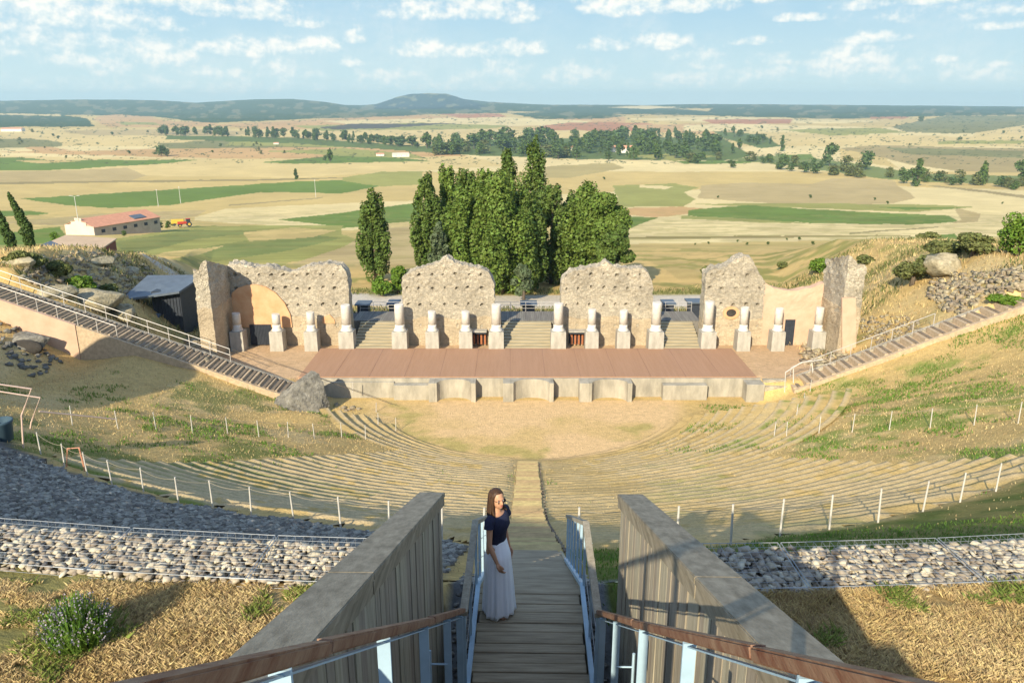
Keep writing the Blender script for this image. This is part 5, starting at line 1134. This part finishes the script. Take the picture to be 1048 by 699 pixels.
p = G(964, 283, 30); V, F = rock_np(ICO3, (1.9, 1.5, 1.5), 9, .3); o = mesh('boulder', V, F, M_rock2); o.location = (p.x, p.y, p.z+.8); tag(o, 'pale rounded boulder among bushes above the right staircase', 'boulder')
rs = np.random.default_rng(12)
def scatter(n, poly, s0, s1, tmin=30, flat=.7):
    out = []; xs = [q[0] for q in poly]; ys = [q[1] for q in poly]
    pts = []
    while len(pts) < n:
        x = rs.uniform(min(xs), max(xs)); y = rs.uniform(min(ys), max(ys))
        if inpoly(np.array([x]), np.array([y]), poly)[0]: pts.append((x, y))
    for (x, y) in pts:
        g = G(x, y, tmin); s = rs.uniform(s0, s1)**1; out.append((tuple(g+Vector((0, 0, s*.2))), (s*rs.uniform(.8, 1.5), s, s*flat), rs.uniform(0, 6.28), int(rs.integers(24))))
    return out
def outcrop(px, py, s, seed, label, sc=(1, 1, 1), m=M_rock2):
    g = G(px, py, 30); s *= .8; V, F = rock_np(ICO4, (s*sc[0], s*sc[1], s*sc[2]), seed, .0, planes=34, lo=.55, hi=.92); q_ = np.array([mnoise.noise(Vector(v)*1.7)*.5+mnoise.noise(Vector(v)*4.5)*.3 for v in V]); V = V*(1+.14*q_)[:, None]; o = mesh('rock_outcrop', V, F, m); o.location = g+Vector((0, 0, s*sc[2]*.15)); o.rotation_euler[2] = seed; tag(o, label, 'rock', 'rock outcrops'); return o
outcrop(95, 314, 2.6, 41, 'grey outcrop beside the lower roof of the black shed', (1.4, 1, .8)); outcrop(60, 302, 1.7, 42, 'tan outcrop above the middle of the left staircase', (1.5, 1, .7)); outcrop(122, 324, 2.1, 43, 'tan rock between the left staircase and the black shed', (1.3, .9, .8))
outcrop(20, 270, 1.4, 44, 'outcrop below the cypresses at the left edge', (1.8, 1, .6)); outcrop(100, 270, 1.5, 45, 'pale outcrop along the brow of the left hill', (2, 1, .5)); outcrop(135, 278, 1.5, 46, 'pale outcrop at the right end of the left hill brow', (1.9, 1, .6)); outcrop(28, 352, 1.7, 47, 'shaded grey rock over the hollow below the left staircase', (1.5, .8, .8), M_rock)
o = rocks('rubble', scatter(420, [(30,262),(110,258),(165,280),(150,300),(120,310),(60,300),(20,285)], .1, .38), M_rock2); o['kind'] = 'stuff'
o = rocks('rubble', scatter(60, [(0,330),(40,345),(70,380),(30,385),(0,370)], .08, .35, 20), M_rock); tag(o, None, None, None, 'stuff')
# dry-stone ruins on the right bank
g0 = rocks('dry_stone_ruin', scatter(520, [(955,283),(1048,274),(1048,298),(1010,304),(985,322),(965,318),(948,300)], .1, .38), M_rock2); tag(g0, 'heap of pale ruined masonry along the top of the right bank', 'ruin')
g0 = rocks('rubble', scatter(260, [(880,322),(935,325),(950,345),(905,355),(880,345)], .07, .25), M_rock2); g0['kind'] = 'stuff'
g0 = rocks('rubble', scatter(120, [(820,352),(856,350),(872,372),(840,380),(822,372)], .12, .45), M_rock2); g0['kind'] = 'stuff'
g0 = rocks('rubble', scatter(110, [(190,345),(212,350),(218,372),(196,372)], .12, .5), M_rock2); g0['kind'] = 'stuff'
g0 = rocks('stone_kerb', scatter(60, [(262,385),(330,408),(372,420),(368,424),(325,413),(262,391)], .1, .3), M_rock2); tag(g0, 'stony edge beside the lowest treads of the left staircase', 'kerb')
# hollow under the rock at the left, its shade given as a dark solid
g_ = G(24, 358, 20); b = MB(); b.ell((0, 0, 0), (1.35, .3, .62), nu=16, nv=10); o = b.build('hollow_shade', M_soil_and_shade, None, True); o.location = g_+Vector((0, .2, .1)); tag(o, 'dark solid for the shade of the hollow in the rock below the left staircase', 'cave')

# gravel on the shaded bank
def gravel(n, test, s0, s1, name, m, x0, x1, y0, y1, seed):
    r = np.random.default_rng(seed); x = r.uniform(x0, x1, n*3); y = r.uniform(y0, y1, n*3); ok = test(x, y); x = x[ok][:n]; y = y[ok][:n]; z = ground(x, y)
    s = r.uniform(s0, s1, len(x))*np.clip(y/12, .6, 2.2); P = [rock_np(ICO1, (1, 1, 1), 500+k, 0) for k in range(12)]; F = P[0][1]; Vs = []; ang = r.uniform(0, 6.28, len(x))
    pi_ = r.integers(0, 24, len(x)); c, s_ = np.cos(ang), np.sin(ang)
    Vs = []; Fs = []; n0 = 0
    for k in range(24):
        PV, F = HULLS[k]; q = pi_ == k; cc, ss, sz = c[q][:, None], s_[q][:, None], s[q][:, None]
        X = (PV[None, :, 0]*cc-PV[None, :, 1]*ss)*sz*1.2+x[q][:, None]; Yv = (PV[None, :, 0]*ss+PV[None, :, 1]*cc)*sz+y[q][:, None]; Z = PV[None, :, 2]*sz*.7+z[q][:, None]+sz*.25
        Vs.append(np.stack([X, Yv, Z], 2).reshape(-1, 3)); Fs.append((F[None]+(np.arange(q.sum())*len(PV))[:, None, None]).reshape(-1, 3)+n0); n0 += q.sum()*len(PV)
    V = np.concatenate(Vs); Fa = np.concatenate(Fs)
    o = mesh(name, V, Fa, m); o['kind'] = 'stuff'; return o
def glim(x, y): return (np.hypot(x-CX, y-CY) < RT) & (x < -1) & (y < fence_y(x)-.55-.7*vn(x*1.3, y*1.3, 5))
gravel(30000, glim, .035, .085, 'gravel', M_gravel, -26, -1, 8, 27, 1)
gravel(1800, lambda x, y: (np.abs(x-.04-.0216*y) < .95) & (y < 10), .03, .06, 'gravel', M_gravel, -1, 1.1, 5.5, 10, 2)
gravel(500, lambda x, y: (np.hypot(x-CX, y-CY) < RT) & (y < 11.5), .03, .07, 'gravel', M_gravel, 7, 16, 8, 14, 3)

# ------------------------------------------------------------------ grass
def blades(name, n, sampler, h0, h1, w, m, seed, lean=.5):
    r = np.random.default_rng(seed); x, y, hs = sampler(r, n); z = ground(x, y)+.0; n = len(x)
    h = r.uniform(h0, h1, n)*hs; a = r.uniform(0, 6.28, n); l = r.uniform(0, lean, n)*h; b2 = r.uniform(0, 6.28, n); ww = w*(.6+.8*r.random(n))*np.sqrt(hs)
    dx, dy = np.cos(a)*ww, np.sin(a)*ww; lx, ly = np.cos(b2)*l, np.sin(b2)*l
    V = np.stack([np.stack([x-dx, y-dy, z-.02], 1), np.stack([x+dx, y+dy, z-.02], 1), np.stack([x+dx*.6+lx*.4, y+dy*.6+ly*.4, z+h*.6], 1), np.stack([x+lx, y+ly, z+h], 1)], 1).reshape(-1, 3)
    o = mesh(name, V, np.arange(n*4).reshape(n, 4), m); o['kind'] = 'stuff'; return o
M_dry = mat('dry_grass', (.50, .36, .16), .9, .3, 1.6, 0, col2=(.70, .55, .30), island=.3, translucent=.3)
M_grn = mat('green_grass', (.14, .20, .04), .9, .3, 1.6, 0, col2=(.26, .30, .07), island=.3, translucent=.3)
M_weed = mat('fresh_weed', (.10, .20, .03), .9, .3, 1.6, 0, col2=(.17, .28, .04), island=.3, translucent=.3)
def s_fg(r, n):
    x = r.uniform(-8, 8, n*2); y = r.uniform(4.9, 7.5, n*2); ok = (np.abs(x-.04-.0216*y) > 1.24) & (np.hypot(x-CX, y-CY) > RT+.88); x, y = x[ok], y[ok]; f = fbm(x, y, .5, 201); k = f > .33; x, y, f = x[k][:n], y[k][:n], f[k][:n]; return x, y, .5+f
blades('dry_grass', 270000, s_fg, .02, .08, .0019, M_dry, 1, 1.3)
def s_fgg(r, n):
    x, y, h = s_fg(r, n); k = (fbm(x, y, .8, 203) + .30*(x < -4)*(y < 6.9) - .05*(x > 1)) > .60; return x[k], y[k], h[k]
blades('green_grass', 120000, s_fgg, .03, .12, .0024, M_grn, 2, 1.2)
def s_slope(r, n, thr=.5):
    x = r.uniform(-45, 48, n*3); y = r.uniform(9, 59, n*3); rr_ = np.hypot(x-CX, y-CY); a = np.degrees(np.arctan2(x-CX, CY-y)); seat = (np.abs(a) < 31.4) & (rr_ < 49)
    px, py = to_px(x, y, ground(x, y)); k = (rr_ > 14) & (rr_ < 52.4) & ~(glim(x, y)) & (px > -60) & (px < 1110) & (~seat | (r.random(len(x)) < .22)); x, y = x[k][:n], y[k][:n]; return x, y, np.clip(np.hypot(x, y)/22, .6, 2.1)
blades('dry_grass', 42000, s_slope, .02, .07, .012, M_dry, 3, .9)
def s_slopeg(r, n):
    x, y, h = s_slope(r, n*3); f = fbm(x, y, 3.4, 205)*.6+fbm(x, y, 1.1, 206)*.4; seat = (np.abs(np.degrees(np.arctan2(x-CX, CY-y))) < 31.4); k = (f + .06*(x > 14) + .03*(x < -10) - .04*seat) > .62; return x[k][:n], y[k][:n], h[k][:n]
blades('green_weeds', 30000, s_slopeg, .04, .11, .016, M_weed, 4, .8)
def s_strip(r, n):
    x = r.uniform(1.2, 18, n*2); y = r.uniform(8.2, 17, n*2); q = np.hypot(x-CX, y-CY); k = (q < RT-.05) & (y < fence_y(x)-.1); return x[k][:n], y[k][:n], 1+0*x[k][:n]
blades('green_weeds', 16000, s_strip, .03, .10, .008, M_weed, 5, .9)
def s_hill(r, n):
    x = np.where(r.random(n*2) < .5, r.uniform(-62, -30, n*2), r.uniform(26, 75, n*2)); y = r.uniform(61, 112, n*2); return x[:n], y[:n], 2.2+0*x[:n]
blades('dry_grass', 26000, s_hill, .07, .22, .03, M_dry, 6, .8)
def s_hillg(r, n):
    x, y, h = s_hill(r, n*2); k = (fbm(x, y, 5, 211) > .53); return x[k][:n], y[k][:n], h[k][:n]
blades('green_weeds', 14000, s_hillg, .08, .3, .035, M_shrub, 7, .8)
def s_verge(r, n): x = r.uniform(-45, 45, n); y = r.uniform(88, 108, n); k = (np.abs(y-98) > 5); return x[k], y[k], 3+0*x[k]
blades('green_weeds', 14000, s_verge, .06, .2, .03, M_shrub, 8, .8)
# lavender-like flowering plant at the left
p = G(82, 664, 4); root = empty('flowering_plant', (p.x, p.y, p.z-.02), 'bushy green plant with faded purple flower spikes in the dry grass at lower left', 'plant'); root.scale = (1.3, 1.3, 1.75)
r = np.random.default_rng(8); V = []; F = []; Vf = []; Ff = []
for k in range(800):
    a = r.uniform(0, 6.28); sp = r.uniform(0, 1)**.6*.24; h = r.uniform(.22, .36)*(1-.4*(sp/.24)**2); base = np.array([math.cos(a)*sp*.4, math.sin(a)*sp*.4, 0]); tip = np.array([math.cos(a)*sp*1.05, math.sin(a)*sp*1.05, h]); w = .0035; side = np.array([-math.sin(a), math.cos(a), 0])*w
    n = len(V); V += [base-side, base+side, tip+side*.5, tip-side*.5]; F.append((n, n+1, n+2, n+3))
    for q in range(4):
        t = r.uniform(.15, .9); c = base+(tip-base)*t; d = r.normal(size=3)*.5+np.array([0, 0, .5]); d /= np.linalg.norm(d); l = r.uniform(.025, .05); s2 = np.cross(d, r.normal(size=3)); s2 = s2/np.linalg.norm(s2)*.005; n = len(V); V += [c, c+d*l*.5+s2, c+d*l, c+d*l*.5-s2]; F.append((n, n+1, n+2, n+3))
    if k % 4 == 0:
        for q in range(6):
            c = tip-(tip-base)/np.linalg.norm(tip-base)*.075*q/7; d = r.normal(size=3); d /= np.linalg.norm(d); s2 = np.cross(d, r.normal(size=3)); s2 = s2/np.linalg.norm(s2)*.006; n = len(Vf); Vf += [c, c+d*.007+s2, c+d*.014, c+d*.007-s2]; Ff.append((n, n+1, n+2, n+3))
mesh('foliage', V, F, M_weed, root); mesh('flower_spikes', Vf, Ff, mat('faded_purple_flower', (.30, .27, .32), .9, .2, 20, 0, island=.3), root)

# small metal things at the left rim
def tubes(name, paths, rad, m, label, cat):
    b = MB()
    for pth in paths: b.tube(pth, rad, 7)
    return tag(b.build(name, m), label, cat)
g1 = G(24, 458, 9); g2 = G(33, 440, 9)
Y_a = g1.y; Y_b = g2.y
def wpx(px, py, Y): return W(px, py, Y)
root = empty('stair_handrail', (0, 0, 0), 'pinkish bent pipe handrail at the left picture edge', 'handrail')
for pth, nm in (([wpx(-30, 389, Y_a-1), wpx(32, 398, Y_a), wpx(22, 425, Y_a), wpx(24, 460, Y_a)], 'pipe'), ([wpx(-30, 396, Y_b-1), wpx(41, 407, Y_b), wpx(32, 432, Y_b), wpx(30, 446, Y_b)], 'pipe'), ([wpx(40, 421, Y_b), wpx(118, 429, Y_b+3)], 'long_pipe')):
    b = MB(); b.tube(pth, .035, 8); b.build(nm, M_pinkrail, root)
Yp = G(68, 478, 9).y; tubes('pipe_frame', [[wpx(68, 478, Yp), wpx(69, 459, Yp), wpx(81, 458, Yp), wpx(87, 482, Yp)]], .035, mat('orange_pink_paint', (.55, .27, .17), .6, .1, 5, 0), 'small orange-pink pipe frame beside the rope fence on the left', 'frame')
g = G(4, 451, 9); b = MB(); b.lathe([(.30, 0), (.36, .05), (.42, .75), (.46, .8), (.46, .9), (.40, .9), (.38, .5)], 20); o = b.build('barrel', mat('dark_blue_plastic', (.05, .09, .12), .5, .1, 4, 0), None, True); o.location = g; tag(o, 'dark blue-grey open barrel at the left picture edge', 'barrel')
# handrail of the right stair foot
Yr = G(806, 400, 30).y
root = empty('stair_handrail', (0, 0, 0), 'curved pale handrail with posts at the foot of the right staircase', 'handrail')
for pth in ([wpx(803, 402, Yr), wpx(804, 381, Yr), wpx(820, 371, Yr+.5), wpx(842, 368, Yr+1.2)], [wpx(832, 384, Yr+1), wpx(831, 371, Yr+1)], [wpx(812, 392, Yr+.4), wpx(812, 375, Yr+.4)]):
    b = MB(); b.tube(pth, .05, 7); b.build('pipe', M_post, root)
root = empty('stage_rail', (0, 0, 0), 'thin dark wire rail stretched from the left staircase down to the orchestra', 'railing')
b = MB(); b.tube([W(238, 358, 60), W(310, 381, 59.8), W(402, 414, 57.8)], .02, 6); b.build('rail', M_bark, root)
for (px, pt, pb_, Y) in ((361, 391, 402, 59.4), (385, 412, 425, 57.5)): b = MB(); b.tube([W(px, pt, Y), W(px, pb_, Y)], .03, 6); b.build('post', M_rail, root)

# ------------------------------------------------------------------ woman
M_skin = mat('skin', (.50, .27, .16), .5, .05, 8, .05, 60); M_hair = mat('brown_hair', (.022, .012, .007), .5, .3, 10, .4, 40, col2=(.085, .042, .02), stretch=(8, 8, .6), bdist=.004); M_navy = mat('navy_fabric', (.018, .022, .05), .8, .2, 30, .2, 120, bdist=.002)
M_skirt = mat('white_skirt_fabric', (.88, .91, .96), .85, .04, 6, .15, 30, stretch=(3, 3, .4), bdist=.004); M_lens = mat('dark_lens', (.01, .01, .012), .12, 0, 5, 0, spec=.6); M_lip = mat('lips', (.42, .10, .09), .5, .05, 9, 0); M_sandal = mat('sandal', (.25, .14, .07), .7, .1, 9, 0)
FX, FY = -.15, 7.46; FZ = zc(HL)+.002
wroot = empty('person', (FX, FY, FZ), 'woman in navy top and long white skirt with sunglasses, standing on the wooden walkway', 'person', rz=R(-30))
wroot.scale = (.905, .905, .905)
# local frame: +x is where she faces, -y is her right side (towards the camera)
def mat_to(d): return Vector(d).to_track_quat('Z', 'Y').to_matrix().to_4x4()
b = MB()
def limb(pts, rs_, n=14):
    b.tube(pts, rs_, n); b.ell(pts[0], (rs_[0],)*3); b.ell(pts[-1], (rs_[-1],)*3)
HZ = 1.545                                             # centre of the head
# head: skull, face, jaw, nose, brow, ears
b.ell((-.012, 0, HZ+.022), (.092, .074, .090), nu=24, nv=16); b.ell((.022, 0, HZ-.030), (.066, .058, .084), nu=24, nv=16); b.ell((.052, 0, HZ-.080), (.030, .030, .026)); b.ell((.040, .030, HZ-.028), (.034, .024, .030)); b.ell((.040, -.030, HZ-.028), (.034, .024, .030))
b.ell((.086, 0, HZ-.022), (.017, .011, .022)); b.ell((.094, 0, HZ-.030), (.012, .011, .010)); b.ell((.080, 0, HZ+.006), (.010, .007, .024)); b.ell((.070, 0, HZ+.024), (.018, .045, .010)); b.ell((-.006, .072, HZ-.010), (.018, .010, .030)); b.ell((-.006, -.072, HZ-.010), (.018, .010, .030))
b.tube([(-.022, 0, HZ-.05), (-.022, 0, HZ-.11), (-.018, 0, 1.355)], [.045, .043, .062], 16)
# trunk
def loft(b, secs, n=28, cap=True):
    V = []; F = []
    for (cx, cy, z, rx, ry) in secs:
        for j in range(n): a = 2*math.pi*j/n; V.append((cx+rx*math.cos(a), cy+ry*math.sin(a), z))
    for k in range(len(secs)-1):
        for j in range(n): F.append((k*n+j, k*n+(j+1) % n, (k+1)*n+(j+1) % n, (k+1)*n+j))
    if cap: F += [tuple(range(n))[::-1], tuple(range((len(secs)-1)*n, len(secs)*n))]
    b.add(V, F)
loft(b, [(-.01,0,.76,.09,.12),(-.02,0,.86,.115,.165),(-.018,0,.94,.11,.16),(-.01,0,1.04,.082,.122),(0,0,1.13,.088,.13),(.012,0,1.22,.108,.145),(.0,0,1.30,.09,.155),(-.01,0,1.355,.062,.12),(-.015,0,1.385,.045,.06)])
for s in (1, -1):
    limb([(-.02, s*.085, .86), (.0, s*.085, .47), (-.025, s*.08, .085)], [.080, .046, .032]); 
    b.ell((-.03, s*.08, .04), (.032, .030, .040)); b.ell((.035, s*.085, .028), (.085, .036, .026)); b.ell((.10, s*.088, .020), (.040, .038, .017))
    for q in range(5): b.ell((.125+.012*(2-abs(q-1.2)), s*(.088+.015*(q-2)), .014), (.020, .0085, .011))
# right arm (near camera), hanging slightly forward; left arm behind the body
def arm(s, sh, el, wr, curl=1):
    sh, el, wr = Vector(sh), Vector(el), Vector(wr); limb([sh, sh.lerp(el, .45), el], [.043, .038, .031]); limb([el, el.lerp(wr, .3), wr], [.033, .033, .021])
    d = (wr-el).normalized(); side = Vector((0, 1, 0)).cross(d).normalized(); fwd = Vector((1, 0, 0)); palm = wr+d*.045
    M = mat_to(d); b.ell(palm, (.020, .038, .050), M=Matrix.Rotation(0, 4, 'Z') @ M @ Matrix.Rotation(R(90), 4, 'Z'))
    up = M.to_3x3() @ Vector((0, 1, 0)); rt = M.to_3x3() @ Vector((1, 0, 0)); wide = Vector((1, 0, 0))-d*d.x; wide.normalize(); thick = d.cross(wide).normalized()*s
    for q, (ln, off) in enumerate(((.070, .027), (.078, .009), (.073, -.009), (.058, -.026))):
        p0 = wr+d*.082+wide*off; p1 = p0+d*ln*.42+thick*.006; p2 = p1+d*ln*.30+thick*.018; p3 = p2+d*ln*.2+thick*.022; b.tube([p0-d*.02, p1, p2, p3], [.0088, .0084, .0076, .0062], 8); b.ell(p3, (.0064,)*3, nu=8, nv=6)
    t0 = wr+d*.03+wide*.022; t1 = t0+d*.030+wide*.020+thick*.006; t2 = t1+d*.028+wide*.004+thick*.010; b.tube([t0, t1, t2], [.012, .0105, .008], 8); b.ell(t2, (.008,)*3, nu=8, nv=6)
arm(-1, (-.012, -.168, 1.325), (.015, -.225, 1.045), (.115, -.215, .83))
arm(1, (-.012, .168, 1.325), (-.05, .225, 1.05), (.02, .215, .82))
body = b.build('body', M_skin, wroot, True)
mod = body.modifiers.new('merge', 'REMESH'); mod.mode = 'VOXEL'; mod.voxel_size = .0055; mod.use_smooth_shade = True
mod = body.modifiers.new('soft', 'SMOOTH'); mod.factor = .5; mod.iterations = 3
b = MB(); b.ell((.079, 0, HZ-.058), (.010, .021, .0045)); b.ell((.078, 0, HZ-.064), (.010, .017, .0055)); b.build('lips', M_lip, wroot, True)
for s in (1, -1):
    b = MB(); b.ell((.066, s*.030, HZ+.002), (.012, .013, .009)); b.build('eye', mat('eye_white', (.6, .58, .55), .3, 0, 5, 0), wroot, True)
# sunglasses and a second pair pushed up in the hair
def glasses(z, x, tiltdeg, nm, lab):
    b = MB(); M = Matrix.Translation((x, 0, z)) @ Matrix.Rotation(R(tiltdeg), 4, 'Y')
    for s in (1, -1): b.tube([M @ Vector((0, s*.036, 0)), M @ Vector((.004, s*.033, 0))], .0285, 18)
    b.tube([M @ Vector((.004, -.012, .008)), M @ Vector((.004, .012, .008))], .003, 6)
    o = b.build(nm, M_lens, wroot); b = MB()
    for s in (1, -1): b.tube([M @ Vector((.0, s*.064, .006)), M @ Vector((-.04, s*.077, .006)), M @ Vector((-.095, s*.078, -.006))], .003, 6)
    b.build('temple_arm', M_lens, o)
glasses(HZ+.003, .073, 0, 'sunglasses', '')
# hair: cap plus long locks falling over shoulders and back
b = MB(); b.ell((-.026, 0, HZ+.034), (.095, .086, .092), nu=26, nv=16)
b.V = [(v[0], v[1], v[2]) if not (v[0] > .035 and v[2] < HZ+.075) else (.035+(v[0]-.035)*.15, v[1], v[2]) for v in b.V]
rr = random.Random(12)
for k in range(74):
    a = R(rr.uniform(62, 298)); r0_ = .074; s = math.sin(a); c = math.cos(a); z0 = HZ+rr.uniform(.0, .07); ln = rr.uniform(.24, .36); x0 = -.026+c*.086; y0 = s*.080
    out = 1.15+.28*rr.random(); p = [(x0*.8-.005, y0*.75, z0+.03), (x0, y0, z0-.02), (x0*1.05-.006, y0*1.12, HZ-.10), (x0*1.0-.01+rr.uniform(-.015, .02), y0*out, HZ-.17), (x0*.9+rr.uniform(-.02, .045), y0*(out+.1), HZ-.12-ln*.5), (x0*.85+rr.uniform(-.03, .05), y0*(out+.05), HZ-.05-ln)]
    b.tube(p, [.010, .014, .014, .013, .010, .003], 6)
b.build('hair', M_hair, wroot, True)
# navy top with short sleeves
b = MB(); n = 40; secs = [(-.015,0,.985,.098,.142),(-.010,0,1.05,.094,.136),(0,0,1.13,.100,.142),(.012,0,1.22,.121,.157),(.004,0,1.30,.104,.168),(-.008,0,1.352,.078,.140),(-.014,0,1.378,.068,.085),(-.014,0,1.372,.060,.072)]
V = []; F = []
for k, (cx, cy_, z, rx, ry) in enumerate(secs):
    for j in range(n):
        a = 2*math.pi*j/n; w_ = 1+.018*math.sin(a*7+z*40)*(k < 4); V.append((cx+rx*w_*math.cos(a), ry*w_*math.sin(a), z-(.012*math.sin(a*3) if k == 0 else 0)-(.03 if k >= 6 and math.cos(a) > .3 else 0)))
for k in range(len(secs)-1):
    for j in range(n): F.append((k*n+j, k*n+(j+1) % n, (k+1)*n+(j+1) % n, (k+1)*n+j))
b.add(V, F)
for s in (1, -1): b.tube([(-.012, s*.125, 1.335), (-.010, s*.178, 1.318), (-.006, s*.196, 1.278), (-.002, s*.206, 1.245)], [.060, .062, .056, .060], 16, cap=False)
tp_ = b.build('top', M_navy, wroot, True)
# long white skirt with folds
b = MB(); n = 120; V = []; F = []; zs = np.linspace(1.035, .035, 26)
for k, z in enumerate(zs):
    t = (1.035-z)/1.0; rx = .085+.052*min(1, t*4.5)+.06*max(0, t-.15); ry = .128+.048*min(1, t*4.5)+.045*max(0, t-.15)
    for j in range(n):
        a = 2*math.pi*j/n; f = 1+(.012+.075*t)*(.6*math.sin(a*11+1.3*math.sin(a*2)+t*1.2)+.4*math.sin(a*19+2+t*2))*min(1, t*2.2); zz = z-(.018*math.sin(a*4+1)+.012*math.sin(a*9))*(k == 25)
        if 0.36 < t < .385: f *= 1.018
        V.append((-.012+.02*t+rx*f*math.cos(a), ry*f*math.sin(a), zz))
for k in range(len(zs)-1):
    for j in range(n): F.append((k*n+j, k*n+(j+1) % n, (k+1)*n+(j+1) % n, (k+1)*n+j))
b.add(V, F); sk_ = b.build('skirt', M_skirt, wroot, True); sm = sk_.modifiers.new('thick', 'SOLIDIFY'); sm.thickness = .003
for s in (1, -1):
    b = MB(); b.box(-.07, .155, s*.085-.042, s*.085+.042, -.001, .010, bev=.003); b.tube([(.07, s*.085-.038, .012), (.07, s*.085, .052), (.07, s*.085+.038, .012)], .008, 6); b.build('sandal', M_sandal, wroot)

def turn_head(o):
    for v in o.data.vertices:
        k = min(1, max(0, (v.co.z-1.38)/.10)); k = k*k*(3-2*k)*R(-22); x, y = v.co.x+.02, v.co.y; v.co.x = x*math.cos(k)-y*math.sin(k)-.02; v.co.y = x*math.sin(k)+y*math.cos(k)
for o in wroot.children:
    if o.type == 'MESH' and o.name.split('.')[0] in ('body', 'hair', 'lips', 'eye', 'sunglasses'):
        turn_head(o)
        for c_ in o.children: turn_head(c_)
